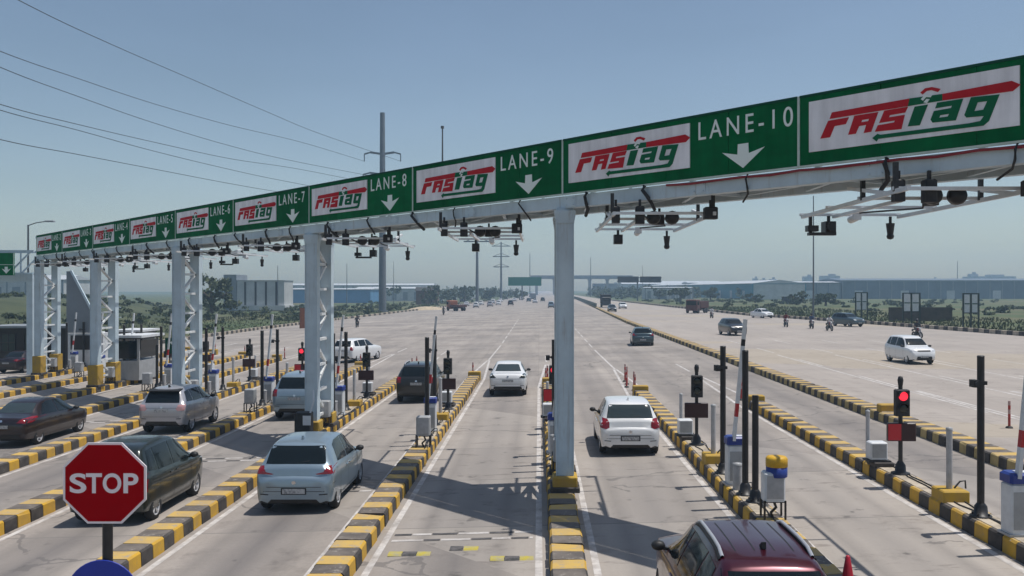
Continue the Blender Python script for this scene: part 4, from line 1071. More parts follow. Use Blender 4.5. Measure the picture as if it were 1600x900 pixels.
    # roof aerial
    yr = 0.85 * sy - Lc / 2 if kind != 'sedan' else 1.55 * sy - Lc / 2
    if kind in ('suv', 'hatch'):
        zt_ = bvh.ray_cast(Vector((0, yr, 5)), Vector((0, 0, -1)))[0].z
        q = MB(); q.prism([(-.09, 0), (.08, 0), (-.05, .075), (-.085, .08)], -.022, .022, f=lambda x, y, z: (z, yr + x, zt_ + y)); q.build('shark_fin_aerial', M['trim'] if kind == 'suv' else pm, root)
    if rails:
        for s in (-1, 1):
            pts = []
            for i in range(9):
                yy = (.62 + i * .19) * sy - Lc / 2
                q_ = bvh.ray_cast(Vector((s * .565 * sx * roofw, yy, 5)), Vector((0, 0, -1)))[0]
                pts.append(q_ + Vector((0, 0, .045 if 0 < i < 8 else .005)))
            q = MB(); q.tube(pts, .024, 8); q.build('roof_rail', M['rail_silver'], root)
            q = MB(); q.tube([p + Vector((s * .02, 0, -.035)) for p in pts], .03, 6); q.build('rail_base', M['trim'], root)
    if ribs:
        put('roof_groove', [[(x - .008, .75 * sy - Lc / 2), (x + .008, .75 * sy - Lc / 2), (x + .008, 2.0 * sy - Lc / 2), (x - .008, 2.0 * sy - Lc / 2)] for x in (-.34, -.115, .115, .34)], 'z', 1, M['trim'], .003, .2)
    if spoiler:
        q = MB(); y0 = .16 * sy - Lc / 2; zt_ = B['H'] * sz
        q.prism([(.0, -.11), (.0, -.075), (.42, -.035), (.42, -.09)], -.56, .56, f=lambda x, y, z: (z, y0 + x + .02 * abs(z), zt_ + y)); q.build('spoiler', pm if spoiler is True else M['trim'], root)
    return root

P_silver = paint('paint_silver_blue', (0.25, 0.33, 0.40), 0.4, 0.3)
P_silver2 = paint('paint_silver', (0.42, 0.42, 0.45), 0.35, 0.32)
P_white = paint('paint_white', (0.74, 0.75, 0.76), 0.0, 0.3)
P_white2 = paint('paint_white_grey', (0.60, 0.61, 0.64), 0.05, 0.3)
P_green = paint('paint_dark_green', (0.018, 0.026, 0.024), 0.3, 0.28)
P_brown = paint('paint_dark_brown', (0.022, 0.013, 0.015), 0.3, 0.28)
P_grey = paint('paint_charcoal', (0.020, 0.022, 0.024), 0.3, 0.33)
P_navy = paint('paint_slate_blue', (0.045, 0.075, 0.09), 0.4, 0.3)
P_maroon = paint('paint_maroon', (0.058, 0.003, 0.013), 0.45, 0.3)
P_black = paint('paint_black', (0.014, 0.015, 0.017), 0.2, 0.3)
P_roof = paint('paint_black_roof', (0.02, 0.02, 0.022), 0.2, 0.3)
def carloc(X, Yrear, L): return (X, Yrear + L / 2, gz(X))
make_car('hatch', P_silver, 'silver hatchback with dark rear window in lane eight', 'car', carloc(-5.42, 19.8, 3.9), L=3.9, Hh=1.55, spoiler=False)
make_car('van', P_green, 'dark green tall hatchback partly behind the red octagon sign', 'car', carloc(-9.27, 19.15, 3.62), L=3.62, W=1.72, Hh=1.68)
make_car('sedan', P_brown, 'dark brown saloon with chrome bumper line in lane five', 'car', carloc(-17.85, 29.7, 4.38), L=4.38, W=1.70, Hh=1.47, glass='glass_pale')
make_car('suv', P_silver2, 'small silver sport utility car with roof spoiler in lane six', 'car', carloc(-13.45, 31.9, 3.82), L=3.82, W=1.71, Hh=1.63, tail='blob', spoiler='trim', tm='tail_clear')
make_car('suv', P_silver, 'silver grey people carrier stopped beside the laced column', 'car', carloc(-9.45, 34.6, 4.6), L=4.6, W=1.83, Hh=1.78, rails=False)
make_car('suv', P_grey, 'charcoal sport utility car at the barrier of lane eight', 'car', carloc(-5.35, 39.0, 4.3), L=4.3, W=1.83, Hh=1.70, rails=True)
make_car('sedan', P_white, 'white saloon driving out of lane nine', 'car', carloc(-1.42, 40.7, 4.0), L=4.0, glass='glass_pale', tm='lamp_off')
make_car('hatch', P_white, 'white hatchback with black tinted rear window in lane ten', 'car', carloc(2.62, 25.6, 3.84), L=3.84, W=1.735, Hh=1.53, tail='round', glass='glass_pale')
make_car('hatch', P_navy, 'slate blue hatchback beyond the islands close to the median', 'car', carloc(8.6, 73.0, 3.99), L=3.99, W=1.8, rz=R(-3))
make_car('suv', P_maroon, 'maroon sport utility car with silver roof rails entering lane ten', 'car', carloc(2.63, 9.7, 4.25), L=4.25, W=1.80, Hh=1.755, rails=True, ribs=True, roofw=.92)
p = at(1428, 567.5, 0.31)
make_car('van', P_white, 'white tall boxy hatchback crossing the far carriageway', 'car', (p.x, p.y + .6, 0.31), rz=R(-176))
p = at(1150, 524.5, 0.31); make_car('suv', P_black, 'black sport utility car approaching on the far carriageway', 'car', (p.x, p.y + 1.5, .31), rz=R(186), detail=False)
p = at(1193, 497, 0.31); make_car('sedan', P_white, 'white saloon near the far carriageway edge', 'car', (p.x, p.y + 1, .31), rz=R(202), detail=False)
p = at(1330, 510.5, 0.31); make_car('suv', P_navy, 'slate blue utility car passing the roadside sign panels', 'car', (p.x, p.y + 1.2, .31), rz=R(-158), detail=False)
p = at(550, 567); make_car('suv', P_white, 'white utility car beyond the laced column, turning away', 'car', (p.x, p.y + 2, gz(p.x)), rz=R(-18), L=4.6, detail=False, rails=True)
p = at(14, 584); make_car('sedan', P_brown, 'dark maroon saloon by the dark cabin in the last lane', 'car', (p.x, p.y + 2, gz(p.x)), rz=R(-5), detail=False)
p = at(160, 566); make_car('hatch', P_white2, 'pale hatchback half hidden behind the yellow footed column', 'car', (p.x, p.y + 2, gz(p.x)), detail=False)
for i, (x, y, kind, pm, rz, lab) in enumerate([
    (752, 476.5, 'hatch', P_white, 0, 'tiny white hatchback leading the distant queue'), (770, 474.5, 'van', P_white2, 4, 'tiny pale van in the distant queue'), (782, 472, 'hatch', P_white, 0, 'tiny white car at the back of the queue'),
    (690, 471.5, 'suv', P_white2, 0, 'pale car beside the orange flatbed truck'), (712, 468.5, 'van', P_white, 0, 'white van beyond the orange flatbed truck'), (736, 469.5, 'hatch', P_silver2, 0, 'silver car past the sand heap'),
    (836, 473.5, 'sedan', P_white2, 0, 'pale car under the green overhead board far away'), (861, 481, 'van', P_silver, 0, 'pale blue car half hidden by the single column'), (973, 482, 'hatch', P_white, 180, 'white car coming past the green barrier'),
    (956, 487, 'sedan', P_black, 180, 'small dark car close to the far median end'), (848, 471, 'suv', P_grey, 0, 'dark car ahead in the far traffic'), (804, 471, 'sedan', P_white2, 0, 'pale saloon far along the road'), (676, 474, 'van', P_white, 20, 'white van parked behind the sand heap'), (700, 467, 'suv', P_white, 0, 'white car under the dark bushy tree'), (722, 472, 'sedan', P_grey, 0, 'dark saloon between the orange truck and the queue'), (741, 466.5, 'van', P_white2, 0, 'pale van by the thick grey mast'), (760, 468, 'hatch', P_silver2, 0, 'grey hatchback in the second row of the queue'), (791, 468, 'suv', P_black, 0, 'dark utility car right behind the pylon foot'), (704, 479.5, 'hatch', P_white, 6, 'white hatchback drawing level with the orange truck'), (729, 478, 'sedan', P_white2, 0, 'pale saloon just past the orange truck'), (744, 480.5, 'van', P_white, 0, 'white van heading the far traffic by the mast'), (766, 479, 'suv', P_silver2, 0, 'silver utility car near the middle of the far road'), (779, 476.5, 'hatch', P_white, 0, 'white hatchback following the silver utility car'), (798, 477, 'suv', P_grey, 0, 'charcoal car on the far road short of the pylon'), (815, 468.5, 'van', P_white, 0, 'white van below the green overhead board'), (826, 471.5, 'hatch', P_navy, 0, 'blue grey hatchback following the pale car')]):
    p = at(x, y)
    make_car(kind, pm, lab, 'car', (p.x, p.y, gz(p.x)), rz=R(rz), detail=False, group='distant traffic')

# trucks
def truck(loc, rz, cab, bed, lab, Lb=6.5, hb=1.0, cargo=None):
    t = thing('truck', loc, lab, 'truck', 'distant traffic', rz)
    b = MB(); b.bbox((0, Lb / 2 + 0.9, 1.55), (2.3, 1.8, 2.1), .15); c = b.build('cab', cab, t)
    b = MB(); b.box((0, Lb / 2 + 1.81, 1.95), (1.9, .02, .8)); b.box((-1.16, Lb / 2 + 1.1, 1.95), (.02, .9, .7)); b.box((1.16, Lb / 2 + 1.1, 1.95), (.02, .9, .7)); b.build('window', M['glass'], c)
    b = MB(); b.bbox((0, 0, 1.0 + hb / 2), (2.4, Lb, hb), .05)
    for i in range(7): b.box((0, -Lb / 2 + .3 + i * (Lb - .6) / 6, 1.0 + hb / 2), (2.46, .1, hb * .98))
    b.build('cargo_bed', bed, t)
    b = MB(); b.box((0, .6, .82), (1.0, Lb + 2, .25)); b.build('chassis', M['trim'], t)
    for yy in (-Lb / 2 + 1.0, -Lb / 2 + 2.1, Lb / 2 + 1.0):
        for s in (-1, 1):
            b = MB(); b.lathe([(.1, -.14), (.46, -.14), (.5, -.08), (.5, .08), (.46, .14), (.1, .14)], (s * 1.05, yy, .5), 'x', 18); b.build('wheel', M['tyre'], t)
    return t
p = at(716, 486); truck((p.x, p.y, gz(p.x)), R(35), M['orange'], M['truck_red'], 'orange brown flatbed truck standing by the sand heap', 4.4, .55)
p = at(1092, 489, .31); truck((p.x, p.y, .31), R(150), M['truck_red'], M['truck_red'], 'brown red tipper truck at the far carriageway edge', 4.6, 1.3)
p = at(946, 480, .31); truck((p.x, p.y, .31), R(178), M['black'], M['wall_dark'], 'dark loaded truck coming along beside the green barrier', 6.5, 2.2)
p = at(868, 474); truck((p.x - 8, p.y + 90, gz(p.x)), 0, M['wall_grey'], M['wall_grey'], 'grey box truck far along the main road', 6.5, 2.0)

# motorcycles and riders
def make_bike():
    t = thing('motorcycle', (0, 0, 0), 'x', 'motorcycle')
    for y in (-.62, .66):
        b = MB(); b.lathe([(.21, -.05), (.29, -.045), (.305, 0), (.29, .045), (.21, .05)], (0, y, .305), 'x', 20); b.build('tyre', M['tyre'], t)
        b = MB(); b.lathe([(.0, -.02), (.05, -.03), (.05, .03), (.0, .03)], (0, y, .305), 'x', 10)
        for i in range(6): b.bar((0, y + .04 * math.cos(i * PI / 3), .305 + .04 * math.sin(i * PI / 3)), (0, y + .21 * math.cos(i * PI / 3), .305 + .21 * math.sin(i * PI / 3)), .02)
        b.build('wheel_spokes', M['rim'], t)
    b = MB(); b.bar((0, -.55, .5), (0, .2, .62), .10, .12); b.bbox((0, .02, .42), (.26, .36, .3), .05); b.bar((0, -.62, .305), (0, -.1, .4), .06); b.tube([(.12, .1, .3), (.14, -.3, .28), (.14, -.75, .36)], .04)
    b.build('engine_frame', M['black'], t)
    b = MB(); b.lathe([(0, -.05), (.12, 0), (.15, .15), (.13, .32), (0, .40)], (0, .0, .80), 'y', 12); b.build('fuel_tank', M['tank_red'], t)
    b = MB(); b.bbox((0, -.42, .80), (.26, .72, .10), .03); b.bar((0, -.78, .72), (0, -.86, .62), .16, .05); b.build('seat', M['black_dull'], t)
    b = MB(); b.bar((.07, .66, .305), (.07, .44, .92), .045); b.bar((-.07, .66, .305), (-.07, .44, .92), .045); b.tube([(-.36, .28, 1.02), (-.2, .42, 1.0), (.2, .42, 1.0), (.36, .28, 1.02)], .02); b.build('fork', M['rim'], t)
    b = MB(); b.lathe([(0, .10), (.07, .09), (.10, 0), (.05, -.1)], (0, .52, .90), 'y', 12); b.build('headlamp', M['head_clear'], t)
    for s in (-1, 1):
        b = MB(); b.bar((s * .3, .3, 1.02), (s * .34, .3, 1.16), .015); b.box((s * .36, .3, 1.2), (.12, .02, .08)); b.build('mirror', M['black'], t)
    return t
def skinned(name, verts, edges, rad, m, parent=None, root=0):
    me = bpy.data.meshes.new(name); me.from_pydata(verts, edges, [])
    o = bpy.data.objects.new(name, me); COL.objects.link(o)
    md = o.modifiers.new('s', 'SKIN')
    for i, v in enumerate(me.skin_vertices[0].data):
        v.radius = (rad[i], rad[i]) if not isinstance(rad[i], tuple) else rad[i]; v.use_root = (i == root)
    sb = o.modifiers.new('d', 'SUBSURF'); sb.levels = 1; sb.render_levels = 1
    dg = bpy.context.evaluated_depsgraph_get(); dg.update()
    m2 = bpy.data.meshes.new_from_object(o.evaluated_get(dg))
    bpy.data.objects.remove(o); bpy.data.meshes.remove(me)
    for p_ in m2.polygons: p_.use_smooth = True
    m2.materials.clear()
    for mm in (m if isinstance(m, list) else [m]): m2.materials.append(mm)
    return m2
def make_rider(helmet):
    t = thing('person', (0, 0, 0), 'x', 'person')
    V = [(0, -.2, .93), (0, -.14, 1.12), (0, -.06, 1.36), (0, -.03, 1.48), (0, -.01, 1.62)]; E = [(0, 1), (1, 2), (2, 3), (3, 4)]; Rr = [(.16, .12), (.15, .11), (.18, .11), .065, .10]
    for s in (-1, 1):
        i = len(V); V += [(s * .20, -.06, 1.37), (s * .30, .06, 1.15), (s * .33, .27, 1.06)]; E += [(2, i), (i, i + 1), (i + 1, i + 2)]; Rr += [.075, .055, .045]
        i = len(V); V += [(s * .12, -.16, .90), (s * .20, .20, .80), (s * .19, .05, .42), (s * .19, .18, .36)]; E += [(0, i), (i, i + 1), (i + 1, i + 2), (i + 2, i + 3)]; Rr += [.10, .08, .055, .045]
    m2 = skinned('body', V, E, Rr, [M['cloth_white'], M['cloth_dark'], M['skin']])
    for p_ in m2.polygons:
        z = p_.center.z
        p_.material_index = 2 if z > 1.47 or (p_.center.y > .16 and z > 1.0) else (1 if z < .98 else 0)
    link('body', m2, t)
    b = MB()
    if helmet: b.lathe([(.125, -.10), (.145, 0.0), (.13, .09), (.08, .15), (0, .165)], (0, -.02, 1.66), 'z', 14); b.build('helmet', M['black'], t)
    else: b.lathe([(.10, -.02), (.112, .04), (.09, .10), (.04, .125), (0, .13)], (0, -.035, 1.64), 'z', 12); b.build('hair', M['hair'], t)
    return t
bike0 = rider0 = rider1 = None
shirts = ['cloth_white', 'cloth_red', 'cloth_blue', 'cloth_dark']
for i, (x, y, rz, shirt, helm, lab) in enumerate([
    (558, 511.5, 0, 'cloth_dark', 1, 'near the grassy edge behind the laced column'), (693, 492, 0, 'cloth_dark', 1, 'passing the sand heap'), (1112, 497, 183, 'cloth_white', 0, 'beside the brown red truck'),
    (1228, 511, 178, 'cloth_red', 1, 'beyond the black utility car'), (1268, 513.5, 176, 'cloth_blue', 1, 'at the foot of the tall lamp mast'), (1296, 517, 184, 'cloth_white', 0, 'just past the tall lamp mast'), (1433, 528.5, 186, 'cloth_dark', 1, 'behind the white boxy hatchback')]):
    p = at(x, y); loc = (p.x, p.y, gz(p.x))
    if bike0 is None: bike0 = make_bike(); b_ = bike0
    else: b_ = copy_tree(bike0)
    b_.location = loc; b_.rotation_euler = (0, 0, R(rz)); b_['label'] = 'dark motorcycle ' + lab; b_['group'] = 'motorcycles'
    if helm:
        if rider0 is None: rider0 = make_rider(True); r_ = rider0
        else: r_ = copy_tree(rider0)
    else:
        if rider1 is None: rider1 = make_rider(False); r_ = rider1
        else: r_ = copy_tree(rider1)
    r_.location = loc; r_.rotation_euler = (0, 0, R(rz))
    r_['label'] = 'rider in %s shirt on the motorcycle %s' % ({'cloth_white': 'a pale', 'cloth_red': 'a maroon', 'cloth_blue': 'a blue', 'cloth_dark': 'a dark'}[shirt], lab); r_['group'] = 'motorcycle riders'
    for ch in r_.children:
        if base_name(ch.name) == 'body':
            ch.material_slots[0].link = 'OBJECT'; ch.material_slots[0].material = M[shirt]

# ------------------------------------------------------------------ far buildings, masts, planting
def wall_box(mb, c, d, mi=0, rz=0): mb.box(c, d, mi, rz=rz)
# white grey block with dark slots on the field
bl = thing('industrial_building', (-79, 255, -1.25), 'white building with tall dark slots and a grey end tower', 'building')
b = MB(); b.box((1.2, 0, 4.4), (13.2, 9, 8.2)); b.box((1.2, -.5, .9), (14.0, 9.6, 1.4)); b.build('wall', M['wall_pale'], bl)
b = MB(); b.box((-7.3, 0, 5.1), (3.6, 9.4, 10.2)); b.build('tower', M['wall_grey'], bl)
for i in range(4):
    b = MB(); b.box((-3.1 + i * 2.9, -4.53, 4.9), (.55, .1, 6.6)); b.build('window', M['wall_dark'], bl)
b = MB(); b.box((1.2, 0, 8.56), (13.5, 9.4, .12)); b.build('roof', M['wall_grey'], bl)
def shed(name, loc, L, D, Hh, m, label, rz=0, roof='roof_pale', bays=0, pitch=1.2, bay_m='wall_grey', rib=True):
    t = thing(name, loc, label, 'building', None, rz)
    b = MB(); b.box((0, 0, Hh / 2), (L, D, Hh)); b.build('wall', M[m], t)
    b = MB(); f = lambda x, y, z: (z, x, y)
    b.prism([(-D / 2 - .4, Hh + .02), (D / 2 + .4, Hh + .02), (0, Hh + pitch)], -L / 2 - .4, L / 2 + .4, f=f); b.build('roof', M[roof], t)
    if rib:
        b = MB(); n = int(L / 6)
        for i in range(n + 1): b.box((-L / 2 + i * L / n, -D / 2 - .06, Hh / 2), (.5, .12, Hh))
        b.box((0, -D / 2 - .02, Hh - .2), (L + .5, .1, .4))
        b.build('ribbed_cladding', M['wall_grey'] if m != 'wall_grey' else M['wall_bluegrey'], t)
    b = MB(); b.box((0, -D / 2 - .25, Hh - .05), (L + .8, .3, .3)); b.build('gutter', M['wall_grey'], t)
    for i in range(max(1, int(L / 22))):
        b = MB(); x_ = -L / 2 + (i + .35) * L / max(1, int(L / 22)); b.box((x_, -D / 2 - .09, 2.1), (4.0, .14, 4.2)); b.build('roller_door', M['roof_pale'] if m != 'wall_pale' else M['wall_bluegrey'], t)
    for i in range(bays):
        b = MB(); b.box((-L / 2 + (i + .5) * L / bays, -D / 2 - .04, Hh * .42), (L / bays * .42, .08, Hh * .62)); b.build('window', M[bay_m], t)
    return t
shed('warehouse', (-94, 410, -1.25), 38, 22, 6.0, 'wall_blue', 'long blue walled warehouse behind the laced column', pitch=.6, rib=False, bays=0)
shed('warehouse', (-74, 470, -1.25), 40, 24, 6.4, 'wall_pale', 'low white warehouse next to the blue one', bays=7, pitch=1.0, rib=False)
shed('warehouse', (-190, 330, -1.25), 40, 20, 9.5, 'wall_pale', 'pale roofed shed behind the grassy embankment', bays=6, pitch=1.8)
shed('warehouse', (-110, 560, -1.25), 90, 30, 8.5, 'wall_pale', 'very long pale shed far beyond the blue warehouse', bays=12)
w = shed('warehouse', (107, 578, 0), 300, 26, 7.6, 'wall_teal', 'teal blue warehouse with pale roof and white bays at its far end', rz=R(-87), pitch=1.8, rib=False, bays=0)
for i in range(5):
    q = MB(); q.box((4 - i * 15, -13.05, 3.7), (7.5, .1, 6.8)); q.build('bay_panel', M['wall_pale'], w)
q = MB(); q.box((-75, -13.03, 3.9), (160, .05, 7.2)); q.build('grey_wall', M['wall_grey'], w)
q = MB(); q.box((150.1, 0, 3.7), (.1, 25, 7.2)); q.build('gable_wall', M['wall_pale'], w)
shed('warehouse', (245, 470, 0), 185, 40, 9.3, 'wall_bluegrey', 'very long blue grey ribbed warehouse beyond the sign panels', pitch=1.2, roof='wall_bluegrey')
shed('warehouse', (139, 462, 0), 24, 26, 8.2, 'wall_grey', 'small grey warehouse with white roof edge next to the lamp mast', pitch=.7)
shed('warehouse', (128, 600, 0), 60, 30, 9.0, 'wall_pale', 'hazy pale shed between the teal and the grey warehouses', pitch=1.0)
shed('warehouse', (106, 730, 0), 80, 40, 9.0, 'roof_pale', 'white shed with long sloping roof behind the dark road boards', pitch=2.6, bays=5)
shed('warehouse', (60, 420, 0), 22, 14, 5.5, 'wall_pale', 'pale low shop row behind the dark road boards', pitch=.4, bays=6)
# flyover
M['flyover'] = mat('dark_flyover_concrete', (0.17, 0.18, 0.19), .9, var=.2, scale=.2)
t = thing('flyover', (28, 760, 0), 'hazy concrete flyover crossing the far end of the road', 'flyover')
b = MB(); b.box((8, 0, 14.5), (86, 11, 1.9)); b.build('deck', M['flyover'], t)
b = MB(); b.box((8, -5.6, 16.0), (86, .3, 1.1)); b.box((8, 5.6, 16.0), (86, .3, 1.1)); b.build('parapet', M['flyover'], t)
for i in range(6):
    b = MB(); b.box((-30 + i * 15, 0, 6.8), (2.2, 3, 13.6)); b.box((-30 + i * 15, 0, 13.0), (3.2, 9, 1.1)); b.build('pier', M['concrete'], t)
b = MB(); b.box((50, 40, 5), (60, 14, 9.9)); b.build('abutment', M['flyover'], t)
# hazy towers on the skyline
sky_b = [(1180, 8, 27), (1192, 9, 25), (1207, 10, 26), (1234, 12, 20), (1262, 14, 30), (1296, 26, 31), (1330, 14, 22), (1350, 10, 24), (1373, 10, 23), (1520, 12, 34), (1545, 60, 30), (1066, 16, 20), (960, 12, 18), (18, 26, 24), (50, 12, 18), (345, 14, 16), (620, 30, 13), (660, 16, 14), (1420, 20, 22), (1460, 8, 26)]
for i, (x, w, h) in enumerate(sky_b):
    Y = 1150; X = (x - 842) / 1400 * Y
    t = thing('tower_block', (X, Y, 0), 'x', 'building', 'hazy blocks on the skyline')
    t['label'] = 'hazy tower blocks along the far skyline'
    ww = w * Y / 1400; hh = 4.85 + (h - 10) * Y / 1400
    b = MB(); b.box((0, 0, hh / 2), (ww, ww * .8, hh)); b.build('wall', M['concrete'], t)
    b = MB(); b.box((ww * .15, 0, hh + 1.2), (ww * .35, ww * .3, 2.4)); b.build('roof_room', M['concrete'], t)
    q = MB()
    for f_ in range(max(2, int(hh / 3.4))):
        q.box((0, -ww * .4 - .05, 1.9 + f_ * 3.3), (ww * .8, .1, 1.2))
    q.build('window_band', M['wall_grey'], t)
# power pylon and wires
PX, PY = -40.5, 232.0
t = thing('power_pylon', (PX, PY, -1.25), 'tall dark single tube power pylon with short cross arms', 'pylon')
b = MB(); b.cyl((0, 0, 0), (0, 0, 51.8), 1.0, .62, 14); b.cyl((0, 0, 0), (0, 0, .6), 1.5, 1.5, 14); b.build('shaft', M['pylon'], t)
arms = [(41.2, 4.7), (35.9, 5.0), (30.4, 5.2)]
for z, w in arms:
    b = MB()
    for s in (-1, 1):
        b.bar((0, 0, z - .1), (s * w * .65, 0, z + .35), .5, .5); b.bar((s * w * .65, 0, z + .35), (s * w, 0, z - .1), .35, .35); b.cyl((s * w, 0, z - .1), (s * w, 0, z - 2.0), .14, .14, 6)
    b.build('cross_arm', M['pylon'], t)
def wire(pixels, end, lab):
    # where the wire stands over the field: a plane receding from the pylon towards the camera's side
    pts = []
    for i, (x, y) in enumerate(pixels):
        f_ = i / (len(pixels))
        Y = 95 + (PY - 95) * f_
        pts.append(Vector(((x - 842) / 1400 * Y, Y, 4.85 + (452 - y) / 1400 * Y)))
    pts.append(Vector(end))
    d = pts[0] - pts[1]
    pts.insert(0, pts[0] + d * 1.2 + Vector((0, 0, 1.0)))
    dense = []
    n = len(pts)
    for i in range(n - 1):
        p0, p1, p2, p3 = pts[max(i - 1, 0)], pts[i], pts[i + 1], pts[min(i + 2, n - 1)]
        for q in range(8):
            u = q / 8
            dense.append(0.5 * ((2 * p1) + (-p0 + p2) * u + (2 * p0 - 5 * p1 + 4 * p2 - p3) * u * u + (-p0 + 3 * p1 - 3 * p2 + p3) * u ** 3))
    dense.append(pts[-1])
    b = MB(); b.tube(dense, .05, 5)
    tag(b.build('power_line', M['wire']), lab, 'power line', 'power lines to the pylon')
wl = ['topmost power line, running to the far end of the upper pylon arm', 'second power line, running to the near end of the upper arm', 'third power line, running to the middle pylon arm', 'fourth power line, upper one of a close pair', 'fifth power line, lower one of a close pair', 'lowest power line, ending behind the lane seven board']
ends = [(PX + 4.7, PY, 38.0), (PX - 4.7, PY, 38.0), (PX + 5, PY, 32.7), (PX - 5, PY, 32.7), (PX + 5.2, PY, 27.2), (PX - 5.2, PY, 27.2)]
for px, e, l in zip([[(48, 10), (180, 72), (300, 124), (420, 176), (500, 209)], [(0, 80), (120, 122), (240, 162), (360, 196), (470, 222)], [(0, 105), (120, 150), (240, 192), (360, 228), (460, 252)], [(0, 163), (120, 194), (240, 222), (360, 248), (460, 263)], [(0, 172), (120, 203), (240, 236), (360, 265), (450, 284)], [(0, 218), (120, 241), (240, 264), (360, 287), (450, 302)]], ends, wl): wire(px, e, l)
def mast(x, Y, top, r, lab, arms=0, head=False, zb=0.0, name='light_mast', cat='mast'):
    X = (x - 842) / 1400 * Y; zt = 4.85 + (452 - top) / 1400 * Y
    t = thing(name, (X, Y, zb), lab, cat)
    b = MB(); b.cyl((0, 0, 0), (0, 0, zt - zb), r, r * .5, 10); b.cyl((0, 0, 0), (0, 0, .5), r * 2, r * 2, 10); b.build('shaft', M['pylon'], t)
    for i in range(arms):
        b = MB(); z = zt - zb - 2 - i * 5; b.box((0, 0, z), (9 - i, .4, .4)); b.bar((-4, 0, z), (0, 0, z + 1.5), .2); b.bar((4, 0, z), (0, 0, z + 1.5), .2); b.build('cross_arm', M['pylon'], t)
    if head:
        b = MB(); b.lathe([(0, 0), (.9, 0), (.9, .3), (0, .35)], (0, 0, zt - zb - .2), 'z', 12)
        for i in range(6): b.box((1.0 * math.cos(i), 1.0 * math.sin(i), zt - zb - .25), (.5, .4, .25), rz=i)
        b.build('lamp_ring', M['steel_grey'], t)
    return t
mast(1271, 133, 306, .14, 'tall slim lamp mast on the edge of the far carriageway', zb=.31)
mast(745.5, 300, 368, .62, 'thick grey mast past the sand heap', arms=1, head=False, zb=-.6)
mast(783, 430, 378, .6, 'grey pylon with three arms far down the road', arms=3, zb=-.6, name='power_pylon', cat='pylon')
mast(828, 560, 396, .35, 'slim mast behind the green overhead board', zb=0)
mast(923, 560, 402, .35, 'slim mast in front of the flyover', zb=0)
mast(542, 380, 412, .2, 'thin mast between the laced column and the pylon', zb=-1.25)
mast(615, 300, 408, .12, 'thin lamp post just past the pylon', zb=-1)
mast(434, 250, 415, .15, 'thin pole at the corner of the slotted white building', zb=-1.25)
mast(1004, 500, 415, .2, 'thin pole above the dark road boards', zb=0)
mast(1496, 700, 408, .4, 'thin hazy mast behind the long warehouse', zb=0)
# street lamp behind the far end of the gantry
t = thing('street_lamp', ((44 - 842) / 1400 * 66, 66, -.9), 'grey street lamp arching over the far end of the gantry', 'street lamp')
b = MB(); b.cyl((0, 0, 0), (0, 0, 10.5), .09, .06, 10); b.tube([(0, 0, 10.45), (.6, 0, 10.65), (1.3, 0, 10.75)], .04); b.build('pole', M['pylon'], t)
b = MB(); b.bbox((1.6, 0, 10.76), (.7, .25, .12), .03); b.build('lamp_head', M['steel_grey'], t)
# far road boards
def board(x0, x1, y0, y1, Y, m, lab, name='road_board', posts=((.5, .12),), zb=0.0, panels=1):
    X0, X1 = (x0 - 842) / 1400 * Y, (x1 - 842) / 1400 * Y
    z1, z0 = 4.85 + (452 - y0) / 1400 * Y, 4.85 + (452 - y1) / 1400 * Y
    t = thing(name, ((X0 + X1) / 2, Y, zb), lab, 'road sign'); w = X1 - X0
    for i in range(panels):
        wi = w / panels
        b = MB(); b.box((-w / 2 + wi * (i + .5), 0, (z0 + z1) / 2 - zb), (wi * (.94 if panels > 1 else 1), .25, z1 - z0)); b.build('panel', m, t)
    for f_, r in posts:
        b = MB(); b.cyl((w * (f_ - .5), .3, 0), (w * (f_ - .5), .3, z1 - zb), r, r, 8); b.build('post', M['pylon'], t)
    b = MB(); b.box((0, .28, z1 - zb - .5), (w, .2, .3)); b.box((0, .28, z0 - zb + .5), (w, .2, .3)); b.build('cross_beam', M['pylon'], t)
    return t
board(964, 1034, 432, 441.5, 350, M['wall_dark'], 'pair of dark road boards on one post over the far carriageway', panels=2, posts=((.46, .3),))
board(794, 846, 433, 446.5, 400, mat('far_sign_green', (0.0, 0.16, 0.10), .6), 'green overhead board far down the main road', posts=((.42, .3),))
for x, Y, w, lab, hp in ((1346, 134, 1.75, 'twin pale sign panel on dark frame closest to the lamp mast', 2.6), (1424, 112, 2.1, 'middle twin sign panel on three dark legs in the field', 2.3), (1517, 102, 1.75, 'twin sign panel on dark legs nearest the long kerb end', 2.2)):
    X = (x - 842) / 1400 * Y
    t = thing('roadside_panel', (X, Y, .3), lab, 'road sign', 'twin panels beside the far carriageway')
    b = MB()
    for i in (-1, 0, 1): b.box((i * w / 2, 0, 2.05), (.16, .14, 4.1))
    b.box((0, 0, 4.06), (w, .12, .12)); b.box((0, 0, 4.06 - hp), (w, .1, .1)); b.build('frame', mat('panel_frame', (.012, .03, .024), .5), t)
    for i in (-1, 1):
        b = MB(); b.box((i * w / 4, .02, 4.0 - hp / 2), (w / 2 - .28, .05, hp - .12)); b.box((i * w / 4, -.02, 4.0 - hp / 2), (w / 2 - .3, .03, .12), 1); b.build('panel', [M['cab_white'], M['green_cap']], t)
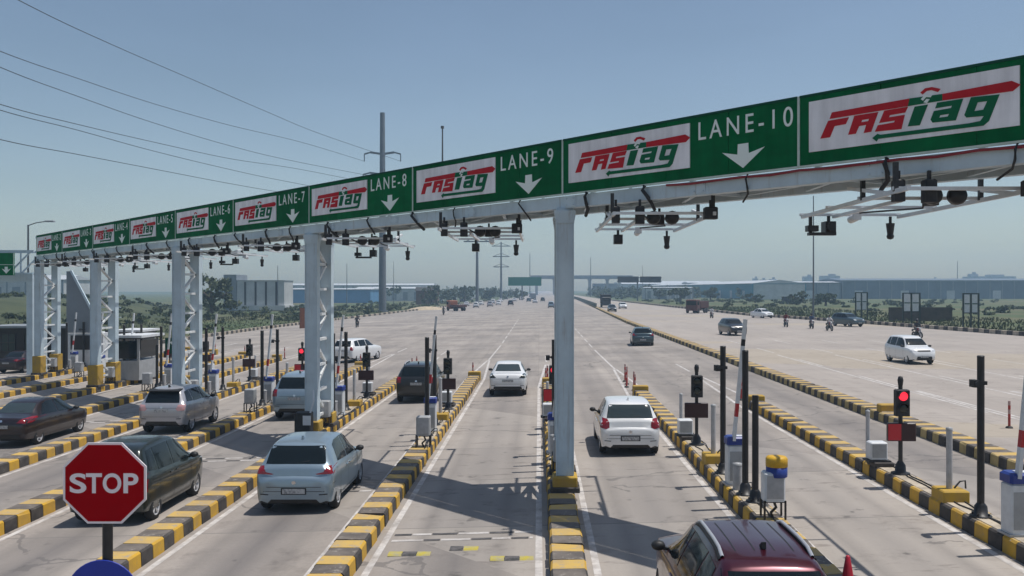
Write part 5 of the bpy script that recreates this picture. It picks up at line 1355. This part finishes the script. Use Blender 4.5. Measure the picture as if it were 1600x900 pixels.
# neighbouring gantry at the far end with its own board
t = thing('second_gantry', (-40, 60, gz(-40)), 'short lattice gantry continuing past the last lane', 'gantry')
b = MB()
for z in (6.9, 8.4):
    for y in (0, 1.4): b.bar((-12, y, z), (6.2, y, z), .14)
for i in range(12):
    x = -12 + i * 1.5
    for y in (0, 1.4): b.bar((x, y, 6.9), (x + 1.5, y, 8.4) if i % 2 else (x, y, 8.4), .09); b.bar((x, y, 6.9), (x, y, 8.4), .08)
    b.bar((x, 0, 6.9), (x + 1.5, 1.4, 6.9), .08)
b.build('lattice_beam', M['steel_white'], t)
for x in (6.0,):
    b = MB(); b.box((x, 0, 3.4), (.4, .4, 7.0)); b.box((x, 1.4, 3.4), (.4, .4, 7.0)); b.build('column', M['steel_white'], t)
b = MB(); b.box((1.0, 0, 6.6), (9.6, .25, .5)); b.build('beam', M['steel_white'], t)
t2 = thing('lane_sign', ((8 - 842) / 1400 * 58.5, 58.5, 0), 'small green board with white arrow past the far end of the gantry', 'lane sign')
b = MB(); b.box((-.6, 0, 6.85), (2.4, .08, .75)); b.box((-.6, 0, 6.1), (2.4, .08, .68)); b.build('board', M['green_sign'], t2)
b = MB(); b.box((-.6, -.05, 6.46), (2.4, .03, .03)); b.box((.58, -.05, 6.5), (.03, .03, 1.4)); b.build('frame', M['pale_edge'], t2)
ar = link('arrow', filled([[(-.1, .2), (.1, .2), (.1, 0), (.3, .08), (0, -.25), (-.3, .08), (-.1, 0)]], .004), t2); ar.location = (.1, -.046, 6.12); ar.rotation_euler = (PI / 2, 0, 0); ar.data.materials.clear(); ar.data.materials.append(M['white_letter'])
# dark cabin, pale control cabin with stair, booths
t = thing('toll_cabin', (-37.0, 66.5, -.95), 'dark flat roofed cabin with grid windows beyond the last lane', 'cabin')
b = MB(); b.box((0, 0, 1.5), (5.6, 3.4, 3.0)); b.build('wall', M['wall_dark'], t)
b = MB(); b.box((0, -.1, 3.08), (6.2, 4.0, .16)); b.build('roof', M['wall_grey'], t)
for x in (-1.6, .55):
    b = MB(); b.box((x, -1.71, 1.95), (1.5, .06, 1.3)); f = b.build('window', M['glass_pale'], t)
    b = MB()
    for i in range(4): b.box((x - .75 + i * .5, -1.76, 1.95), (.07, .05, 1.36))
    for i in range(3): b.box((x, -1.762, 1.3 + i * .65), (1.56, .05, .07))
    b.build('window_grid', M['wall_dark'], f)
t = thing('control_cabin', (-31.6, 63.6, -.8), 'pale control cabin with dark window and white railed stair', 'cabin')
b = MB(); b.box((0, 0, 1.3), (2.6, 2.6, 2.6)); b.build('wall', M['cab_white'], t)
b = MB(); b.box((0, -1.31, 1.95), (1.9, .05, 1.0)); b.build('window', M['wall_dark'], t)
b = MB(); b.prism([(-1.2, 6.9), (-.9, 6.9), (1.15, 3.0), (1.15, 2.62), (-1.2, 2.62)], -1.4, -1.32, f=lambda x, y, z: (x, z, y)); b.build('stair_panel', M['wall_grey'], t)
b = MB(); b.bar((-.86, -1.45, 6.95), (1.22, -1.45, 3.0), .14); b.bar((1.2, -1.45, 3.0), (1.9, -1.45, 3.0), .12); b.bar((1.85, -1.45, 0), (1.85, -1.45, 4.4), .1); b.bar((1.2, -1.45, 3.7), (2.6, -1.45, 3.7), .07); b.bar((1.2, -1.45, 4.4), (2.6, -1.45, 4.4), .07); b.build('stair_rail', M['steel_white'], t)
for k, off, lab, m in ((6, 4.6, 'grey toll booth with dark open front and flat pale roof', 'wall_dark'), (7, 9.0, 'plain grey walled toll booth behind the yellow footed column', 'wall_grey')):
    X = iX(k); t = thing('toll_booth', (X + .15, giY(k) + off, gz(X) + IH), lab, 'booth')
    b = MB(); b.box((0, 0, .55), (1.5, 2.6, 1.1)); 
    for sx_ in (-.7, .7):
        for sy_ in (-1.25, 1.25): b.box((sx_, sy_, 1.75), (.1, .1, 1.3))
    if m == 'wall_grey': b.box((0, 0, 1.7), (1.48, 2.5, 1.3))
    b.build('wall', M['cab_grey'], t)
    b = MB(); b.box((0, 0, 2.48), (2.0, 3.1, .14)); b.box((0, 0, 2.38), (1.8, 2.9, .08), 1); b.build('roof', [M['cab_white'], M['wall_dark']], t)
    b = MB(); b.box((0, -1.24 if m == 'wall_dark' else -1.27, 1.72), (1.2, .04, 1.0)); b.box((-.74, 0, 1.75), (.03, 2.2, 1.0)); b.box((.74 if m == 'wall_dark' else .755, 0, 1.75), (.03, 2.2, 1.0)); b.build('window', M['glass'], t)
# green board on a pole pair
X = iX(5); t = thing('green_board', (X + .1, giY(5) + 4.9, gz(X) + IH), 'dark green board with a pale slanted mark on two black poles', 'notice board')
b = MB(); b.box((-.05, -.1, 2.05), (.85, .05, .85)); b.build('board', M['green_cap'], t)
b = MB(); b.bar((-.18, -.135, 2.25), (.02, -.135, 2.05), .02, .09); b.build('mark', M['white_letter'], t)
b = MB(); b.cyl((-.12, 0, 0), (-.12, 0, 2.9), .06); b.cyl((.18, 0, 0), (.18, 0, 3.1), .06); b.build('pole', M['black'], t)
t = thing('warning_plate', gp(2, 2.9, .75), 'small red plate fixed on the laced column', 'plate'); b = MB(); b.box((-.02, 0, 0), (.05, .3, .42)); b.box((-.05, 0, 0), (.01, .2, .1), 1); b.build('plate', [M['band_red'], M['sign_white']], t)
t = thing('junction_cabinet', gp(2, gz(-7.4) + IH, -.75), 'black equipment cabinet at the foot of the laced column', 'cabinet')
b = MB(); b.bbox((-.05, 0, .42), (.5, .45, .84), .03); b.build('housing', M['black_dull'], t); b = MB(); b.box((.1, -.235, .6), (.25, .02, .3)); b.tube([(.2, -.2, .84), (.28, -.1, 1.2), (.2, .2, 1.5)], .03); b.build('fitting', M['cab_white'], t)
b = MB(); b.lathe([(2.6, 0), (2.0, .5), (1.2, .9), (.4, 1.05), (0, 1.05)], (0, 0, 0), 'z', 18); sh = b.build('sand_heap', M['sand']); p = at(668, 484); sh.location = (p.x, p.y, gz(p.x) - .05); sh.scale = (2.2, 2.0, .9); tag(sh, 'pale sand heap on the road edge near the orange truck', 'sand heap')
t = thing('gate_panel', (*at(474, 513)[:2], -1.1), 'rusty orange upright panel on the plaza edge', 'panel'); b = MB(); b.box((0, 0, 1.6), (.9, .12, 3.2)); b.build('panel', M['orange'], t); b = MB(); b.box((-.5, 0, 1.7), (.1, .1, 3.4)); b.box((.5, 0, 1.7), (.1, .1, 3.4)); b.build('post', M['wall_brown'], t)
b = MB(); b.box((0, 0, 1.0), (9, .3, 2.0)); wl_ = b.build('brown_wall', mat('dark_brown_wall', (0.075, 0.06, 0.045), .9, var=.3, scale=.6)); wl_.location = (54.5, 128, .28); tag(wl_, 'low brown wall in the field between two sign panels', 'wall')

# planting ----------------------------------------------------------
def leaves(mb, c, rad, n, size, mi=0, flat=0.0):
    cl = [(random.gauss(0, .42), random.gauss(0, .42), random.uniform(-.5, .75)) for _ in range(max(3, n // 28))]
    for _ in range(n):
        q = random.choice(cl)
        v = Vector((q[0] + random.gauss(0, .2), q[1] + random.gauss(0, .2), q[2] + random.gauss(0, .2)))
        if v.length > 1.15: v = v.normalized() * random.uniform(.7, 1.1)
        p = Vector((c[0] + v.x * rad[0], c[1] + v.y * rad[1], c[2] + v.z * rad[2]))
        s = size * random.uniform(.55, 1.3)
        a = Vector((random.gauss(0, 1), random.gauss(0, 1), random.gauss(0, .6))).normalized(); b_ = a.orthogonal().normalized(); b_.rotate(Matrix.Rotation(random.uniform(0, 6.28), 3, a))
        e = a.cross(b_)
        mb.add([p - b_ * s, p + e * s * .6, p + b_ * s, p - e * s * .6], [(0, 1, 2, 3)], random.choice((0, 0, 1, 2)))
LM = [M['leaf'], M['leaf_dark'], M['leaf_dry']]
def scrub(name, spots, lab=None):
    mb = MB()
    for x, y, z, r, h in spots:
        leaves(mb, (x, y, z + h * .45), (r, r, h * .62), int(34 + r * 22), .16 + r * .13)
    o = mb.build(name, LM, fix=False); o['kind'] = 'stuff'
    return o
# grassy embankment beyond the plaza's far edge
def emb(x, y):
    f = max(0, min(1, (-x - .37 * y - 2) / 30)); g = max(0, min(1, (y - 95) / 45)) * max(0, min(1, (300 - y) / 60))
    return -1.22 + 4.0 * (f * f * (3 - 2 * f)) * g + .5 * math.sin(x * .23 + y * .11) * f * g
rows = [[(-50 - i * 4.0, 90 + j * 6.0, emb(-50 - i * 4.0, 90 + j * 6.0)) for i in range(40)] for j in range(44)]
o = sheet('embankment', rows, mat('embankment_grass', (0.075, 0.085, 0.035), .95, col2=(0.035, 0.05, 0.02), scale=.10, bump=.2)); struct(o)
for p_ in o.data.polygons: p_.use_smooth = True
sp = []
for _ in range(230):
    y = random.uniform(115, 300); x = -46 - random.random() ** 1.1 * 130 - (y < 150) * 3
    sp.append((x, y, emb(x, y), random.uniform(.9, 2.6), random.uniform(.5, 1.5)))
scrub('embankment_scrub', sp)
sp = []
for _ in range(90):
    y = random.uniform(150, 430); x = lerp_path(LEFT, y) - 2 - random.random() ** 1.5 * 45
    sp.append((x, y, -1.2, random.uniform(.8, 2.4), random.uniform(.6, 1.8)))
scrub('roadside_scrub', sp)
sp = []
for _ in range(110):
    y = random.uniform(150, 420); x = lerp_path(RIGHT, y) + 5 + random.random() * (90 + y * .2)
    if 40 < x < 58 and y < 150: continue
    sp.append((x, y, .0 if x > 90 else .25, random.uniform(1.0, 3.2), random.uniform(.5, 1.3)))
scrub('field_scrub', sp)
sp = []
for _ in range(150):
    y = random.uniform(430, 640); x = random.choice((random.uniform(-75, -16), random.uniform(32, 110), random.uniform(32, 60)))
    sp.append((x, y, 0, random.uniform(2, 4.5), random.uniform(3, 7)))
scrub('far_tree_belt', sp)
def grass(name, n, fn):
    mb = MB()
    for _ in range(n):
        x, y, z = fn(); h = random.uniform(.15, .5)
        for q in range(3):
            a = random.uniform(0, 6.28); w = .05 + h * .12
            mb.add([(x + math.cos(a) * w, y + math.sin(a) * w, z), (x - math.cos(a) * w, y - math.sin(a) * w, z), (x + random.gauss(0, .12), y + random.gauss(0, .12), z + h)], [(0, 1, 2)], random.choice((0, 2, 2)))
    o = mb.build(name, LM, fix=False); o['kind'] = 'stuff'
def gr(): 
    y = random.uniform(78, 230); return (lerp_path(RIGHT, y) + .8 + random.random() ** 1.4 * 30, y, .29)
grass('field_grass', 5000, gr)
def gl():
    y = random.uniform(95, 260); x = lerp_path(LEFT, y) - .8 - random.random() ** 1.4 * 30; return (x, y, max(-1.2, emb(x, y)) if x < -50 else -1.2)
grass('verge_grass', 4000, gl)
def tree(loc, h, r, lab, grp='trees by the far road'):
    t = thing('tree', loc, lab, 'tree', grp)
    b = MB(); b.cyl((0, 0, 0), (.1, 0, h * .5), r * .09, r * .05, 8)
    for i in range(4):
        a = i * 1.6 + random.random(); b.cyl((.08, 0, h * (.32 + .05 * i)), (math.cos(a) * r * .6, math.sin(a) * r * .6, h * (.58 + .06 * i)), r * .05, r * .02, 6)
    b.build('trunk', M['trunk'], t)
    b = MB()
    for i in range(11):
        a = i * 2.4 + random.random(); q = random.uniform(.15, .8)
        leaves(b, (math.cos(a) * r * q, math.sin(a) * r * q, h * (random.uniform(.30, .90) - .12 * q)), (r * random.uniform(.28, .5), r * random.uniform(.28, .5), h * random.uniform(.14, .24)), 120, r * .09)
    b.build('crown', LM, t, fix=False)
for x, Y, h, r, lab in ((672, 330, 8.5, 4.0, 'dark bushy tree beside the brown hut near the sand heap'), (700, 380, 6.5, 4.5, 'round tree behind the orange truck'), (726, 400, 7.5, 4.6, 'low spreading tree in front of the thick mast'), (765, 440, 7, 5, 'tree between the thick mast and the far pylon'), (330, 190, 9, 5.5, 'dark tree at the end of the grassy embankment'), (1063, 330, 6, 5, 'dark tree behind the brown red truck'), (1110, 360, 5.5, 4.5, 'pale green tree before the teal warehouse'), (1180, 300, 3.6, 3.4, 'low dark bush below the teal warehouse'), (1245, 260, 4.2, 3.5, 'round bush near the white roofed kiosk'), (1290, 250, 3.6, 4.5, 'wide dark bush just past the lamp mast'), (812, 430, 6, 4, 'tree under the green overhead board'), (1030, 400, 6, 4, 'tree below the dark road boards')):
    tree(((x - 842) / 1400 * Y, Y, 0 if x > 842 else -1.1), h, r, lab)
t = thing('kiosk', ((1234 - 842) / 1400 * 290, 290, .1), 'small kiosk with white flat roof at the field edge', 'kiosk'); b = MB(); b.box((0, 0, 1.2), (4.5, 3, 2.4)); b.build('wall', M['wall_dark'], t); b = MB(); b.box((0, 0, 2.5), (5.6, 4, .3)); b.build('roof', M['roof_pale'], t)
t = thing('hut', ((668 - 842) / 1400 * 340, 340, -.9), 'brown hut beside the road near the sand heap', 'hut'); b = MB(); b.box((0, 0, 2.6), (8, 6, 5.2)); b.build('wall', M['wall_brown'], t); b = MB(); b.prism([(-3.4, 5.2), (3.4, 5.2), (0, 6.6)], -4.4, 4.4, f=lambda x, y, z: (z, x, y)); b.build('roof', M['wall_dark'], t); b = MB(); b.box((1.5, -3.02, 1.2), (1.2, .06, 2.2)); b.build('door', M['wall_dark'], t)

HAZE = 0.00058
SKY_S = 0.095
SKY_DUST = 1.0
SUN_S = 3.8
EXPO = 0.06
# ------------------------------------------------------------------ air, sky, sun, camera
me = bpy.data.meshes.new('haze')
x0, x1, y0, y1, z0, z1 = -1300, 1300, -70, 1300, -2.4, 54
me.from_pydata([(a, b_, c) for c in (z0, z1) for b_ in (y0, y1) for a in (x0, x1)], [], [(0, 2, 3, 1), (4, 5, 7, 6), (0, 1, 5, 4), (2, 6, 7, 3), (0, 4, 6, 2), (1, 3, 7, 5)])
hm = bpy.data.materials.new('haze_air'); hm.use_nodes = True
nt = hm.node_tree; nt.nodes.clear()
out = nt.nodes.new('ShaderNodeOutputMaterial'); pv = nt.nodes.new('ShaderNodeVolumePrincipled')
pv.inputs['Color'].default_value = (0.52, 0.75, 1.0, 1); pv.inputs['Density'].default_value = HAZE; pv.inputs['Anisotropy'].default_value = 0.2
nt.links.new(pv.outputs['Volume'], out.inputs['Volume'])
me.materials.append(hm)
ho = link('haze', me); ho['kind'] = 'stuff'; ho.visible_shadow = True

world = bpy.data.worlds.new('World'); scene.world = world; world.use_nodes = True
wn = world.node_tree; bg = wn.nodes['Background']
sk = wn.nodes.new('ShaderNodeTexSky'); sk.sky_type = 'NISHITA'; sk.sun_disc = False
SD = Vector((0.324, 0.02, 1.0)).normalized()
sk.sun_elevation = math.asin(SD.z); sk.sun_rotation = math.atan2(SD.x, SD.y)
sk.altitude = 200; sk.air_density = 1.0; sk.dust_density = SKY_DUST; sk.ozone_density = 1.0
tcw = wn.nodes.new('ShaderNodeTexCoord'); mpw = wn.nodes.new('ShaderNodeMapping'); mpw.inputs['Scale'].default_value = (1.0, 1.0, 3.5); wn.links.new(tcw.outputs['Generated'], mpw.inputs['Vector'])
nzw = wn.nodes.new('ShaderNodeTexNoise'); nzw.inputs['Scale'].default_value = 2.2; nzw.inputs['Detail'].default_value = 4; wn.links.new(mpw.outputs['Vector'], nzw.inputs['Vector'])
rpw = wn.nodes.new('ShaderNodeValToRGB'); rpw.color_ramp.elements[0].position = 0.35; rpw.color_ramp.elements[0].color = (1.01, 0.985, 0.925, 1); rpw.color_ramp.elements[1].position = 0.7; rpw.color_ramp.elements[1].color = (1.12, 1.08, 1.025, 1); wn.links.new(nzw.outputs['Fac'], rpw.inputs['Fac'])
mxw = wn.nodes.new('ShaderNodeMix'); mxw.data_type = 'RGBA'; mxw.blend_type = 'MULTIPLY'; mxw.inputs[0].default_value = 1.0
wn.links.new(sk.outputs['Color'], mxw.inputs[6]); wn.links.new(rpw.outputs['Color'], mxw.inputs[7]); wn.links.new(mxw.outputs[2], bg.inputs['Color']); bg.inputs['Strength'].default_value = SKY_S
sun = bpy.data.lights.new('sun', 'SUN'); sun.energy = SUN_S; sun.angle = R(0.5); sun.color = (1.0, 0.955, 0.89)
so = bpy.data.objects.new('sun', sun); COL.objects.link(so)
so.rotation_euler = (-SD).to_track_quat('-Z', 'Y').to_euler()
cam = bpy.data.cameras.new('camera'); co = bpy.data.objects.new('camera', cam); COL.objects.link(co)
cam.sensor_width = 36; cam.lens = 36 * F / 1600; cam.shift_x = (800 - 842) / 1600; cam.shift_y = (452 - 450) / 1600
cam.clip_start = 0.1; cam.clip_end = 6000
co.location = (0, 0, H); co.rotation_euler = (PI / 2, 0, 0)
scene.camera = co
vs_ = scene.view_settings
scene.display_settings.display_device = 'sRGB'
vs_.view_transform = 'Standard'; vs_.look = 'None'; vs_.exposure = EXPO; vs_.gamma = 1.0; vs_.use_curve_mapping = False
scene.render.engine = 'CYCLES'
cy = scene.cycles
cy.use_denoising = True
try: cy.denoiser = 'OPENIMAGEDENOISE'
except Exception: pass
cy.max_bounces = 5; cy.diffuse_bounces = 3; cy.glossy_bounces = 3; cy.volume_bounces = 1; cy.transmission_bounces = 2
cy.use_adaptive_sampling = True
cy.caustics_reflective = False; cy.caustics_refractive = False
bpy.context.view_layer.update()
